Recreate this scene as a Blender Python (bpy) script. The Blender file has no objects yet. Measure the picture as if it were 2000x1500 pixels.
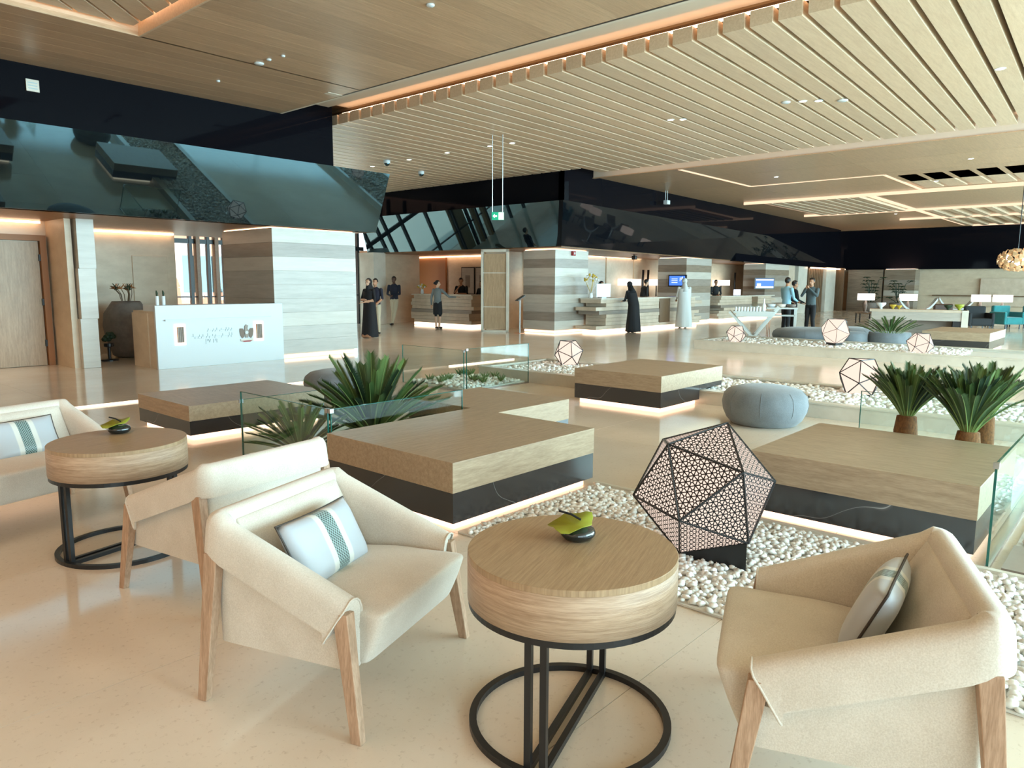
import bpy, bmesh, math, random
from mathutils import Vector, Matrix, Euler, Quaternion
R = math.radians
sin, cos, PI = math.sin, math.cos, math.pi
random.seed(7)
S = bpy.context.scene
COL = S.collection

# ------------------------------------------------------------------ camera
cd = bpy.data.cameras.new('camera'); cam = bpy.data.objects.new('camera', cd); COL.objects.link(cam)
S.camera = cam
cd.sensor_fit = 'HORIZONTAL'; cd.sensor_width = 36.0; cd.lens = 36.0 * 1424.9 / 2000.0
cd.clip_start = 0.05; cd.clip_end = 400
_r = Vector((0.66363, -0.74805, 0.00469)).normalized()
_f = Vector((0.74122, 0.65709, -0.13749)).normalized()
_u = _r.cross(_f).normalized(); _r = _f.cross(_u).normalized()
M = Matrix(((_r.x, _u.x, -_f.x, 0), (_r.y, _u.y, -_f.y, 0), (_r.z, _u.z, -_f.z, 1.55), (0, 0, 0, 1)))
cam.matrix_world = M

# ------------------------------------------------------------------ world, exposure
W = bpy.data.worlds.new('world'); S.world = W; W.use_nodes = True
_b = W.node_tree.nodes['Background']; _b.inputs[0].default_value = (0.70, 0.92, 1.0, 1); _b.inputs[1].default_value = 2.6
S.view_settings.view_transform = 'Standard'; S.view_settings.look = 'None'
S.view_settings.gamma = 1.0; S.view_settings.use_curve_mapping = False
S.view_settings.exposure = 0.92
S.cycles.use_denoising = True
S.cycles.max_bounces = 8; S.cycles.diffuse_bounces = 4; S.cycles.glossy_bounces = 4
S.cycles.transmission_bounces = 6; S.cycles.transparent_max_bounces = 16
S.cycles.sample_clamp_indirect = 4.0
S.cycles.caustics_reflective = False; S.cycles.caustics_refractive = False

def light_area(name, loc, rot, sx, sy, power, color, portal=False, spread=None):
    d = bpy.data.lights.new(name, 'AREA'); d.shape = 'RECTANGLE'; d.size = sx; d.size_y = sy
    d.energy = power; d.color = color
    if spread: d.spread = spread
    if portal: d.cycles.is_portal = True
    o = bpy.data.objects.new(name, d); o.location = loc; o.rotation_euler = rot; COL.objects.link(o); return o
WARM = (1.0, 0.64, 0.43); WARM2 = (1.0, 0.74, 0.52)
# daylight entering the tall window wall on the right-hand side (plane y = -7)
light_area('window_daylight_near', (9.5, -6.9, 2.3), (R(90), 0, 0), 14, 4.2, 1300, (0.54, 0.88, 1.0))
light_area('window_daylight_far', (31, -6.9, 2.3), (R(90), 0, 0), 30, 4.2, 2700, (0.52, 0.88, 1.0))
_sd = bpy.data.lights.new('sun', 'SUN'); _sd.energy = 3.2; _sd.color = (1.0, 0.93, 0.84); _sd.angle = R(1)
_so = bpy.data.objects.new('sun', _sd); COL.objects.link(_so); _so.rotation_euler = (R(18), R(-14), 0)
# added warm fill panels, out of view, standing in for lounge lamps
light_area('recess_warm_fill', (-1.2, 6.6, 4.98), (0, 0, 0), 5.5, 6.5, 330, WARM)
light_area('lounge_warm_fill', (-5.5, 3.0, 4.6), (0, 0, 0), 4.0, 8.0, 110, WARM)

# ------------------------------------------------------------------ materials
MATS = {}
def lin(c): return tuple((x / 12.92 if x <= 0.04045 else ((x + 0.055) / 1.055) ** 2.4) for x in c)
def rgb(r, g, b): return lin((r / 255, g / 255, b / 255)) + (1,)
class NB:
    def __init__(s, name):
        s.m = bpy.data.materials.new(name); s.m.use_nodes = True; s.t = s.m.node_tree
        s.b = s.t.nodes['Principled BSDF']; s.out = s.t.nodes['Material Output']
    def n(s, typ, **k):
        x = s.t.nodes.new(typ)
        for a, v in k.items():
            if a.startswith('i_'): x.inputs[a[2:].replace('_', ' ')].default_value = v
            else: setattr(x, a, v)
        return x
    def l(s, a, b): s.t.links.new(a, b)
    def set(s, **k):
        for a, v in k.items(): s.b.inputs[a.replace('_', ' ')].default_value = v
    def ramp(s, fac, stops):
        r = s.n('ShaderNodeValToRGB'); e = r.color_ramp.elements
        while len(e) < len(stops): e.new(0.5)
        for x, (p, c) in zip(e, stops): x.position = p; x.color = c
        s.l(fac, r.inputs[0]); return r.outputs[0]
    def coords(s, scale=(1, 1, 1), rot=(0, 0, 0), kind='Object'):
        tc = s.n('ShaderNodeTexCoord'); mp = s.n('ShaderNodeMapping'); s.l(tc.outputs[kind], mp.inputs[0])
        mp.inputs['Scale'].default_value = scale; mp.inputs['Rotation'].default_value = rot; return mp.outputs[0]
    def bump(s, h, strength=0.2, dist=0.01):
        b = s.n('ShaderNodeBump'); b.inputs['Strength'].default_value = strength; b.inputs['Distance'].default_value = dist
        s.l(h, b.inputs['Height']); s.l(b.outputs[0], s.b.inputs['Normal'])
def plain(name, col, rough=0.5, metal=0.0, ior=1.45, **k):
    a = NB(name); a.set(Base_Color=col, Roughness=rough, Metallic=metal, IOR=ior, **k); return a.m
def emit(name, col, strength):
    a = NB(name); a.set(Base_Color=(0, 0, 0, 1), Roughness=0.6)
    a.b.inputs['Emission Color'].default_value = tuple(col[:3]) + (1,); a.b.inputs['Emission Strength'].default_value = strength
    return a.m
def wood(name, c1, c2, scale=(1.2, 14, 14), rough=0.42, rot=(0, 0, 0), var=0.0, bumpy=0.08):
    a = NB(name); v = a.coords(scale, rot)
    n1 = a.n('ShaderNodeTexNoise', i_Scale=3.0, i_Detail=6.0, i_Roughness=0.6); a.l(v, n1.inputs['Vector'])
    n2 = a.n('ShaderNodeTexNoise', i_Scale=14.0, i_Detail=4.0); a.l(v, n2.inputs['Vector'])
    mx = a.n('ShaderNodeMath', operation='MULTIPLY_ADD'); a.l(n1.outputs['Fac'], mx.inputs[0]); mx.inputs[1].default_value = 0.6
    m2 = a.n('ShaderNodeMath', operation='MULTIPLY'); a.l(n2.outputs['Fac'], m2.inputs[0]); m2.inputs[1].default_value = 0.4
    a.l(m2.outputs[0], mx.inputs[2])
    c = a.ramp(mx.outputs[0], [(0.34, c1), (0.62, c2)])
    if var:
        oi = a.n('ShaderNodeObjectInfo'); hs = a.n('ShaderNodeHueSaturation')
        ma = a.n('ShaderNodeMapRange'); a.l(oi.outputs['Random'], ma.inputs[0]); ma.inputs[3].default_value = 1 - var; ma.inputs[4].default_value = 1 + var
        a.l(ma.outputs[0], hs.inputs['Value']); a.l(c, hs.inputs['Color']); c = hs.outputs[0]
    a.l(c, a.b.inputs['Base Color']); a.set(Roughness=rough)
    if bumpy: a.bump(n2.outputs['Fac'], bumpy, 0.004)
    return a.m
def stone(name, c1, c2, scale=(1, 1, 4), rough=0.3, var=0.0):
    a = NB(name); v = a.coords(scale)
    n1 = a.n('ShaderNodeTexNoise', i_Scale=2.2, i_Detail=7.0, i_Roughness=0.65); a.l(v, n1.inputs['Vector'])
    c = a.ramp(n1.outputs['Fac'], [(0.3, c1), (0.7, c2)])
    if var:
        oi = a.n('ShaderNodeObjectInfo'); hs = a.n('ShaderNodeHueSaturation')
        ma = a.n('ShaderNodeMapRange'); a.l(oi.outputs['Random'], ma.inputs[0]); ma.inputs[3].default_value = 1 - var; ma.inputs[4].default_value = 1 + var
        a.l(ma.outputs[0], hs.inputs['Value']); a.l(c, hs.inputs['Color']); c = hs.outputs[0]
    a.l(c, a.b.inputs['Base Color']); a.set(Roughness=rough); return a.m
def floor_mat():
    a = NB('polished_limestone'); v = a.coords((1, 1, 1))
    n1 = a.n('ShaderNodeTexNoise', i_Scale=0.9, i_Detail=6.0, i_Roughness=0.6); a.l(v, n1.inputs['Vector'])
    n2 = a.n('ShaderNodeTexNoise', i_Scale=38.0, i_Detail=3.0, i_Roughness=0.7); a.l(v, n2.inputs['Vector'])
    c1 = a.ramp(n1.outputs['Fac'], [(0.3, rgb(218, 204, 186)), (0.7, rgb(232, 221, 205))])
    c2 = a.ramp(n2.outputs['Fac'], [(0.30, (0.55, 0.47, 0.40, 1)), (0.42, (1, 1, 1, 1))])
    mx = a.n('ShaderNodeMixRGB', blend_type='MULTIPLY'); mx.inputs[0].default_value = 0.35
    a.l(c1, mx.inputs[1]); a.l(c2, mx.inputs[2]); a.l(mx.outputs[0], a.b.inputs['Base Color'])
    a.set(Roughness=0.12, IOR=1.52); return a.m
def black_marble():
    a = NB('black_marble'); v = a.coords((1.0, 1.0, .8), (0.3, 0.5, 0.4))
    n = a.n('ShaderNodeTexWave', wave_type='BANDS', bands_direction='DIAGONAL'); a.l(v, n.inputs['Vector'])
    for k_, q in (('Scale', .42), ('Distortion', 5.0), ('Detail', 3.0), ('Detail Scale', 1.3), ('Detail Roughness', .6)): n.inputs[k_].default_value = q
    g = rgb(44, 44, 46)
    c = a.ramp(n.outputs['Fac'], [(0.485, g), (0.496, rgb(70, 70, 71)), (0.5, rgb(168, 170, 170)), (0.504, rgb(70, 70, 71)), (0.515, g)])
    a.l(c, a.b.inputs['Base Color']); a.set(Roughness=0.16, IOR=1.7); return a.m
def fabric(name, c1, c2, sc=900.0, rough=0.85):
    a = NB(name); v = a.coords((1, 1, 1))
    n = a.n('ShaderNodeTexNoise', i_Scale=sc / 4, i_Detail=2.0); a.l(v, n.inputs['Vector'])
    n2 = a.n('ShaderNodeTexNoise', i_Scale=6.0, i_Detail=3.0); a.l(v, n2.inputs['Vector'])
    ad = a.n('ShaderNodeMath', operation='MULTIPLY_ADD'); a.l(n.outputs['Fac'], ad.inputs[0]); ad.inputs[1].default_value = 0.6
    m = a.n('ShaderNodeMath', operation='MULTIPLY'); a.l(n2.outputs['Fac'], m.inputs[0]); m.inputs[1].default_value = 0.4; a.l(m.outputs[0], ad.inputs[2])
    a.l(a.ramp(ad.outputs[0], [(0.35, c1), (0.65, c2)]), a.b.inputs['Base Color']); a.set(Roughness=rough)
    a.b.inputs['Sheen Weight'].default_value = 0.25
    a.bump(n.outputs['Fac'], 0.25, 0.002); return a.m
def glass_mat():
    a = NB('clear_glass'); a.t.nodes.remove(a.b)
    tr = a.n('ShaderNodeBsdfTransparent'); tr.inputs[0].default_value = (0.93, 0.985, 0.975, 1)
    gl = a.n('ShaderNodeBsdfGlossy'); gl.inputs['Roughness'].default_value = 0.0; gl.inputs['Color'].default_value = (0.92, 1, 1, 1)
    lw = a.n('ShaderNodeLayerWeight'); pw = a.n('ShaderNodeMath', operation='POWER'); a.l(lw.outputs['Facing'], pw.inputs[0]); pw.inputs[1].default_value = 4.0
    fr = a.n('ShaderNodeMath', operation='MULTIPLY_ADD'); a.l(pw.outputs[0], fr.inputs[0]); fr.inputs[1].default_value = 0.6; fr.inputs[2].default_value = 0.035
    mx = a.n('ShaderNodeMixShader'); a.l(fr.outputs[0], mx.inputs[0]); a.l(tr.outputs[0], mx.inputs[1]); a.l(gl.outputs[0], mx.inputs[2])
    a.l(mx.outputs[0], a.out.inputs[0]); return a.m
def pillow_mat():
    a = NB('striped_pillow_fabric'); tc = a.n('ShaderNodeTexCoord'); sx = a.n('ShaderNodeSeparateXYZ'); a.l(tc.outputs['Object'], sx.inputs[0])
    ab = a.n('ShaderNodeMath', operation='ABSOLUTE'); a.l(sx.outputs[0], ab.inputs[0])
    # woven lattice in the middle stripe
    w = []
    for sg in (1, -1):
        m1 = a.n('ShaderNodeMath', operation='MULTIPLY_ADD'); a.l(sx.outputs[0], m1.inputs[0]); m1.inputs[1].default_value = sg * 420.0
        m2 = a.n('ShaderNodeMath', operation='MULTIPLY'); a.l(sx.outputs[2], m2.inputs[0]); m2.inputs[1].default_value = 420.0
        a.l(m2.outputs[0], m1.inputs[2]); s_ = a.n('ShaderNodeMath', operation='SINE'); a.l(m1.outputs[0], s_.inputs[0]); w.append(s_)
    mm = a.n('ShaderNodeMath', operation='MAXIMUM'); a.l(w[0].outputs[0], mm.inputs[0]); a.l(w[1].outputs[0], mm.inputs[1])
    lat = a.ramp(mm.outputs[0], [(0.55, rgb(40, 58, 58)), (0.8, rgb(150, 180, 178))])
    st = a.ramp(ab.outputs[0], [(0.0, (0, 0, 0, 1)), (0.036, (0, 0, 0, 1)), (0.039, (1, 1, 1, 1))])
    st2 = a.ramp(ab.outputs[0], [(0.0, rgb(208, 210, 204)), (0.068, rgb(208, 210, 204)), (0.071, rgb(176, 183, 190))])
    mx = a.n('ShaderNodeMixRGB'); a.l(st, mx.inputs[0]); a.l(lat, mx.inputs[1]); a.l(st2, mx.inputs[2])
    a.l(mx.outputs[0], a.b.inputs['Base Color']); a.set(Roughness=0.42); a.b.inputs['Sheen Weight'].default_value = 0.3; return a.m

m_floor = floor_mat()
m_oak = wood('pale_oak', rgb(150, 130, 106), rgb(180, 160, 134), (14, 1.4, 14), 0.38)
m_oakx = wood('pale_oak_crossgrain', rgb(150, 130, 106), rgb(180, 160, 134), (1.4, 14, 14), 0.38)
m_table = wood('limed_oak', rgb(150, 122, 96), rgb(196, 170, 144), (1.5, 1.5, 40), 0.42, bumpy=0.3)
m_tabletop = wood('limed_oak_top', rgb(146, 120, 92), rgb(176, 150, 118), (1.5, 40, 1.5), 0.36, bumpy=0.15)
m_ceilw = wood('ceiling_veneer', rgb(168, 140, 110), rgb(194, 165, 133), (0.8, 10, 10), 0.33, var=0.10, bumpy=0)
m_slat = wood('ceiling_slat_veneer', rgb(188, 162, 134), rgb(207, 184, 156), (0.8, 10, 10), 0.4, var=0.06, bumpy=0)
m_soffit = wood('soffit_veneer', rgb(120, 84, 52), rgb(146, 104, 66), (8, 1, 8), 0.4, bumpy=0)
m_doorw = wood('door_veneer', rgb(152, 126, 98), rgb(182, 156, 126), (12, 12, 1), 0.4)
m_leg = wood('ash_leg', rgb(150, 118, 92), rgb(192, 160, 134), (20, 20, 2), 0.45)
m_darkw = wood('dark_slatted_wood', rgb(92, 72, 52), rgb(122, 96, 70), (12, 12, 1), 0.45)
m_gyp = plain('gypsum', rgb(205, 196, 180), 0.8)
m_recess = plain('ceiling_recess_paint', rgb(120, 96, 66), 0.85)
m_bglass = plain('black_glass', (0.004, 0.006, 0.008, 1), 0.02, 0, 1.95)
m_bglass.node_tree.nodes['Principled BSDF'].inputs['Specular Tint'].default_value = (0.52, 0.88, 1.0, 1)
m_bglass2 = plain('black_glass_dim', (0.004, 0.005, 0.007, 1), 0.03, 0, 1.2)
m_bwall = plain('black_lacquer', (0.004, 0.004, 0.006, 1), 0.05, 0, 1.11)
m_marble = black_marble()
m_lime = stone('beige_limestone', rgb(186, 168, 146), rgb(212, 196, 176), (1, 1, 1), 0.35, 0.05)
m_curb = stone('pale_stone_curb', rgb(196, 190, 176), rgb(216, 210, 196), (1, 1, 1), 0.3)
m_wallb = stone('beige_wall_stone', rgb(196, 176, 150), rgb(214, 196, 170), (1, 1, 2), 0.45)
m_bands = [stone('stone_band_%s' % n, c1, c2, (0.7, 0.7, 6), 0.3, 0.03) for n, c1, c2 in (
    ('pale', rgb(182, 174, 162), rgb(198, 192, 180)), ('grey', rgb(130, 119, 108), rgb(154, 143, 131)),
    ('silver', rgb(164, 157, 147), rgb(184, 178, 168)), ('brown', rgb(118, 102, 86), rgb(146, 130, 112)))]
m_fab = fabric('cream_upholstery', rgb(198, 189, 175), rgb(218, 211, 199))
m_pouf = fabric('grey_blue_wool', rgb(98, 106, 112), rgb(124, 132, 138), 700)
m_pillow = pillow_mat()
m_piping = plain('dark_piping', rgb(60, 52, 46), 0.6)
m_blackm = plain('black_metal', (0.012, 0.012, 0.013, 1), 0.35)
m_white = plain('white_lacquer', rgb(204, 211, 213), 0.3)
m_whitem = plain('white_metal', rgb(206, 210, 206), 0.35)
m_steel = plain('brushed_steel', (0.5, 0.5, 0.5, 1), 0.3, 1.0)
m_glass = glass_mat()
m_gedge = plain('green_glass_edge', rgb(26, 96, 86), 0.1, 0, 1.5)
m_peb = []
for i, c in enumerate((rgb(244, 243, 239), rgb(232, 231, 226), rgb(217, 215, 208))):
    m_peb.append(plain('white_pebble_%d' % i, c, 0.45))
m_led = emit('warm_led', (1.0, 0.60, 0.40), 1.9)
m_ledw = emit('warm_white_led', (1.0, 0.74, 0.54), 1.7)
m_groove = emit('groove_led', (1.0, 0.66, 0.44), 0.75)
m_cove = emit('cove_led', (1.0, 0.62, 0.38), 4.0)
m_lantern = emit('lantern_diffuser', (1.0, 0.78, 0.65), 0.60)
m_lamp = emit('lampshade_glow', (1.0, 0.86, 0.74), 1.6)
m_dl = emit('downlight_glow', (1.0, 0.85, 0.68), 6.0)
m_green = plain('palm_green', rgb(58, 84, 42), 0.5)
m_green2 = plain('palm_green_light', rgb(86, 110, 56), 0.5)
m_greend = plain('palm_green_dark', rgb(36, 56, 36), 0.55)
m_stem = plain('palm_rachis', rgb(120, 140, 80), 0.5)
m_trunk = stone('palm_trunk_bark', rgb(84, 54, 28), rgb(140, 92, 50), (30, 30, 18), 0.9)
m_leaf = plain('lime_leaf', rgb(150, 158, 52), 0.45)
m_vase = plain('black_glass_vase', (0.006, 0.012, 0.014, 1), 0.04, 0, 1.7)
m_clay = stone('urn_clay', rgb(104, 92, 84), rgb(134, 122, 112), (2, 2, 2), 0.6)
m_skin = plain('skin_tan', rgb(176, 130, 100), 0.55); m_skind = plain('skin_dark', rgb(88, 58, 44), 0.55); m_skinl = plain('skin_light', rgb(206, 164, 136), 0.55)
m_hair = plain('black_hair', (0.008, 0.007, 0.007, 1), 0.5)
m_cblack = plain('black_cloth', (0.009, 0.009, 0.011, 1), 0.8); m_cnavy = plain('navy_cloth', rgb(28, 30, 46), 0.8)
m_ckhaki = plain('khaki_cloth', rgb(190, 176, 150), 0.8); m_cgrey = plain('grey_cloth', rgb(112, 118, 118), 0.8)
m_cwhite = plain('white_cloth', rgb(206, 212, 212), 0.75); m_cblue = plain('light_blue_cloth', rgb(140, 186, 206), 0.75)
m_cslate = plain('slate_cloth', rgb(78, 92, 96), 0.8); m_cdgreen = plain('charcoal_cloth', rgb(34, 36, 38), 0.8)
m_shoe = plain('black_shoe', (0.01, 0.01, 0.01, 1), 0.4)
m_teal = fabric('teal_upholstery', rgb(16, 96, 100), rgb(26, 120, 122)); m_brownl = plain('brown_leather', rgb(72, 44, 28), 0.5)
m_signg = emit('exit_sign_green', (0.0, 0.32, 0.16), 0.9); m_signw = emit('exit_sign_white', (0.85, 1.0, 0.92), 1.2)
m_screen = emit('screen_blue', (0.05, 0.16, 0.75), 1.0); m_screenw = emit('screen_white', (0.8, 0.88, 1.0), 1.1)
m_red = plain('red_plastic', rgb(150, 24, 24), 0.4)
m_grey = plain('grey_print', rgb(168, 186, 190), 0.5)
m_gold = plain('emblem_bronze', rgb(120, 100, 84), 0.5)
m_copper = plain('copper_metal', (0.75, 0.42, 0.28, 1), 0.25, 1.0)
m_amber = plain('amber_wall', rgb(156, 104, 62), 0.5)
m_pink = plain('terracotta_facade', rgb(196, 140, 118), 0.9); m_pave = plain('pale_paving', rgb(224, 214, 202), 0.8)
m_yellow = plain('yellow_blossom', rgb(196, 166, 60), 0.6)
m_cyl = plain('frosted_white', rgb(230, 236, 238), 0.3)

# ------------------------------------------------------------------ mesh helpers
def link(name, me, mat=None, parent=None):
    o = bpy.data.objects.new(name, me); COL.objects.link(o)
    if mat is not None and len(me.materials) == 0: me.materials.append(mat)
    if parent is not None: o.parent = parent
    return o
def fin(name, bm, mat=None, parent=None, smooth=False, bevel=0.0, seg=2, mats=None):
    bmesh.ops.recalc_face_normals(bm, faces=bm.faces)
    me = bpy.data.meshes.new(name); bm.to_mesh(me); bm.free()
    if mats:
        for x in mats: me.materials.append(x)
    if smooth:
        for p in me.polygons: p.use_smooth = True
    o = link(name, me, mat, parent)
    if bevel:
        b = o.modifiers.new('bevel', 'BEVEL'); b.width = bevel; b.segments = seg; b.limit_method = 'ANGLE'; b.angle_limit = R(35)
    return o
def box(bm, x0, x1, y0, y1, z0, z1, mi=0):
    v = [bm.verts.new(p) for p in ((x0, y0, z0), (x1, y0, z0), (x1, y1, z0), (x0, y1, z0), (x0, y0, z1), (x1, y0, z1), (x1, y1, z1), (x0, y1, z1))]
    fs = []
    for q in ((0, 3, 2, 1), (4, 5, 6, 7), (0, 1, 5, 4), (1, 2, 6, 5), (2, 3, 7, 6), (3, 0, 4, 7)):
        f = bm.faces.new([v[i] for i in q]); f.material_index = mi; fs.append(f)
    return v
def obox(name, x0, x1, y0, y1, z0, z1, mat, parent=None, bevel=0.0):
    bm = bmesh.new(); box(bm, x0, x1, y0, y1, z0, z1); return fin(name, bm, mat, parent, bevel=bevel)
def prism(bm, pts, z0, z1, mi=0):
    n = len(pts); a = [bm.verts.new((p[0], p[1], z0)) for p in pts]; b = [bm.verts.new((p[0], p[1], z1)) for p in pts]
    bm.faces.new(a[::-1]).material_index = mi; bm.faces.new(b).material_index = mi
    for i in range(n): bm.faces.new((a[i], a[(i + 1) % n], b[(i + 1) % n], b[i])).material_index = mi
def hexa(bm, p):   # 8 points, bottom quad then top quad
    v = [bm.verts.new(q) for q in p]
    for q in ((0, 3, 2, 1), (4, 5, 6, 7), (0, 1, 5, 4), (1, 2, 6, 5), (2, 3, 7, 6), (3, 0, 4, 7)): bm.faces.new([v[i] for i in q])
def frame_of(d):
    d = Vector(d).normalized(); up = Vector((0, 0, 1)) if abs(d.z) < 0.95 else Vector((1, 0, 0))
    a = d.cross(up).normalized(); return a, d.cross(a).normalized()
def tube(bm, pts, rad, n=8, closed=False, mi=0, flat=1.0):
    pts = [Vector(p) for p in pts]; k = len(pts)
    rad = rad if isinstance(rad, (list, tuple)) else [rad] * k; rings = []
    a = None
    for i, p in enumerate(pts):
        d = (pts[(i + 1) % k] - pts[i - 1]) if closed else (pts[min(i + 1, k - 1)] - pts[max(i - 1, 0)])
        if a is None: a, b = frame_of(d)
        else:
            d = d.normalized(); a = (a - d * a.dot(d)); a = a.normalized() if a.length > 1e-6 else frame_of(d)[0]; b = d.cross(a)
        rings.append([bm.verts.new(p + (a * cos(2 * PI * j / n) + b * sin(2 * PI * j / n) * flat) * rad[i]) for j in range(n)])
    for i in range(k if closed else k - 1):
        r0, r1 = rings[i], rings[(i + 1) % k]
        for j in range(n): bm.faces.new((r0[j], r0[(j + 1) % n], r1[(j + 1) % n], r1[j])).material_index = mi
    if not closed:
        bm.faces.new(rings[0][::-1]).material_index = mi; bm.faces.new(rings[-1]).material_index = mi
def bar(bm, p0, p1, w, h=None, mi=0):   # square-section bar
    p0, p1 = Vector(p0), Vector(p1); h = h or w; a, b = frame_of(p1 - p0)
    q = [bm.verts.new(p + a * sx * w / 2 + b * sy * h / 2) for p in (p0, p1) for sx, sy in ((-1, -1), (1, -1), (1, 1), (-1, 1))]
    for f in ((0, 3, 2, 1), (4, 5, 6, 7), (0, 1, 5, 4), (1, 2, 6, 5), (2, 3, 7, 6), (3, 0, 4, 7)): bm.faces.new([q[i] for i in f]).material_index = mi
def lathe(bm, prof, n=32, cx=0, cy=0, mi=0, sq=1.0):
    rings = []
    for r, z in prof:
        rings.append([bm.verts.new((cx + r * cos(2 * PI * j / n), cy + r * sq * sin(2 * PI * j / n), z)) for j in range(n)] if r > 1e-6 else [bm.verts.new((cx, cy, z))])
    for a, b in zip(rings, rings[1:]):
        for j in range(n):
            k = (j + 1) % n
            if len(a) == 1 and len(b) == 1: continue
            if len(a) == 1: f = bm.faces.new((a[0], b[k], b[j]))
            elif len(b) == 1: f = bm.faces.new((a[j], a[k], b[0]))
            else: f = bm.faces.new((a[j], a[k], b[k], b[j]))
            f.material_index = mi
    if len(rings[0]) > 1: bm.faces.new(rings[0][::-1]).material_index = mi
    if len(rings[-1]) > 1: bm.faces.new(rings[-1]).material_index = mi
def ball(bm, c, r, u=12, v=8, mi=0):
    r = r if isinstance(r, (tuple, list)) else (r, r, r)
    m = Matrix.Translation(c) @ Matrix.Diagonal((r[0], r[1], r[2], 1))
    res = bmesh.ops.create_uvsphere(bm, u_segments=u, v_segments=v, radius=1, matrix=m)
    for x in res['verts']:
        for f in x.link_faces: f.material_index = mi
def struct(o): o['kind'] = 'structure'; return o
def thing(name, label, cat, loc=(0, 0, 0), rz=0.0, group=None):
    o = bpy.data.objects.new(name, None); COL.objects.link(o); o.location = loc; o.rotation_euler = (0, 0, rz)
    o.empty_display_size = 0.1
    o['label'] = label; o['category'] = cat
    if group: o['group'] = group
    return o
def tag(o, label, cat, group=None):
    o['label'] = label; o['category'] = cat
    if group: o['group'] = group
    return o
def kids(o): return [c for c in bpy.data.objects if c.parent == o]
def dup(root, loc, rz, label=None, group=None, scale=None):
    r = root.copy(); COL.objects.link(r); r.location = loc; r.rotation_euler = (0, 0, rz)
    if scale: r.scale = (scale,) * 3
    if label: r['label'] = label
    if group: r['group'] = group
    for ch in kids(root):
        c = ch.copy(); COL.objects.link(c); c.parent = r
        for g in kids(ch):
            d = g.copy(); COL.objects.link(d); d.parent = c
    return r
def clip(poly, nx, ny, c):     # keep nx*x + ny*y <= c
    out = []
    for i in range(len(poly)):
        a, b = poly[i], poly[(i + 1) % len(poly)]
        da, db = nx * a[0] + ny * a[1] - c, nx * b[0] + ny * b[1] - c
        if da <= 0: out.append(a)
        if (da < 0) != (db < 0) and abs(da - db) > 1e-9:
            t = da / (da - db); out.append((a[0] + t * (b[0] - a[0]), a[1] + t * (b[1] - a[1])))
    return out
def crect(poly, x0, x1, y0, y1):
    for n in ((1, 0, x1), (-1, 0, -x0), (0, 1, y1), (0, -1, -y0)):
        poly = clip(poly, *n)
        if len(poly) < 3: return []
    return poly

# ================================================================== ROOM SHELL
XW0, XW1, YW0 = -9.0, 47.5, -7.0
Z1, Z2 = 4.72, 5.02
BED = [(3.05, 4.53, -3.0, 3.17), (8.66, 10.4, -3.0, 8.42), (16.0, 18.4, -3.0, 8.3), (3.13, 4.62, 4.62, 6.0), (7.27, 8.62, 7.32, 8.66), (5.98, 6.95, 0.62, 1.96)]
# floor: base plus large slabs with fine joints
fl = struct(obox('floor', XW0, XW1 + 6, YW0, 24, -0.12, -0.012, plain('floor_joint', rgb(128, 112, 94), 0.7)))
def tile(x0, x1, y0, y1):
    g = 0.0014; obox('floor_tile', x0 + g, x1 - g, y0 + g, y1 - g, -0.012, 0.0, m_floor, fl)
xs = [3.05 + 3.0 * k for k in range(-4, 4)]
for xa, xb in zip(xs, xs[1:]):
    for k in range(-6, 16):
        ya = 1.40 + 1.5 * k
        if ya < YW0 - .2 or ya > 23: continue
        tile(xa, xb, ya, ya + 1.5)
x = xs[-1]
while x < 53:
    for k in range(-2, 6): tile(x, x + 4.5, 1.40 + 3.75 * k, 1.40 + 3.75 * (k + 1))
    x += 4.5

# plain veneer ceiling, one board per row
ce = struct(obox('ceiling', XW0, XW1 + 6, YW0, 24, 5.12, 5.25, m_recess))
RX0, RX1, RY0, RY1 = -4.5, 4.28, 2.0, 10.34          # lit recess over the lounge
y = 12.9; k = 0
def board(x0, x1, y0, y1, zz=Z1):
    obox('ceiling_board', x0, x1, y0 + .002, y1 - .002, zz, zz + .05, m_ceilw, ce)
edges = [12.9 - .32 * i for i in range(9)]
for a, b in zip(edges, edges[1:]):
    if b >= RY1 - 1e-6: board(XW0, 7.85, b, a)
last = min(e for e in edges if e >= RY1 - 1e-6); board(XW0, 7.85, RY1 + .031, last)
y = RY1
while y > YW0:
    yb = max(y - .32, YW0)
    if yb >= RY0: board(RX1 + .031, 7.85, yb, y)
    else: board(XW0, 7.85, yb, y)
    y = yb
for yb in range(0, 9):
    a = RY1 - yb * (RY1 - RY0) / 9; board(XW0, RX0, a - (RY1 - RY0) / 9, a)
# recess box with lit edges and diagonal boards
tr = struct(obox('trim_1', RX1, RX1 + .03, RY0, RY1, Z1 - .004, 5.1, m_slat)); 
obox('edge_board', RX0, RX1 + .03, RY1, RY1 + .03, Z1 - .004, 5.1, m_slat, tr)
obox('cove_strip', RX1 - .085, RX1 - .06, RY0, RY1 - .10, 4.935, 4.965, m_cove, tr)
obox('cove_strip', RX0, RX1 - .10, RY1 - .085, RY1 - .06, 4.935, 4.965, m_cove, tr)
obox('recess_back', RX0, RX1, RY0, RY1, 5.06, 5.1, m_recess, tr)
u = 6.2 - 10.0
while u < 11.0:
    # strip between lines y - x = u and y - x = u + .30
    big = [(RX0 - 9, RX0 - 9 + u), (RX1 + 9, RX1 + 9 + u), (RX1 + 9, RX1 + 9 + u + .38), (RX0 - 9, RX0 - 9 + u + .38)]
    p = crect(big, RX0 + .1, RX1 - .10, RY0 + .1, RY1 - .10)
    if len(p) >= 3 and u > 3.0:
        bm = bmesh.new(); prism(bm, p, 4.80, 4.92); fin('ceiling_slat', bm, m_slat, tr)
    u += .44
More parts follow.
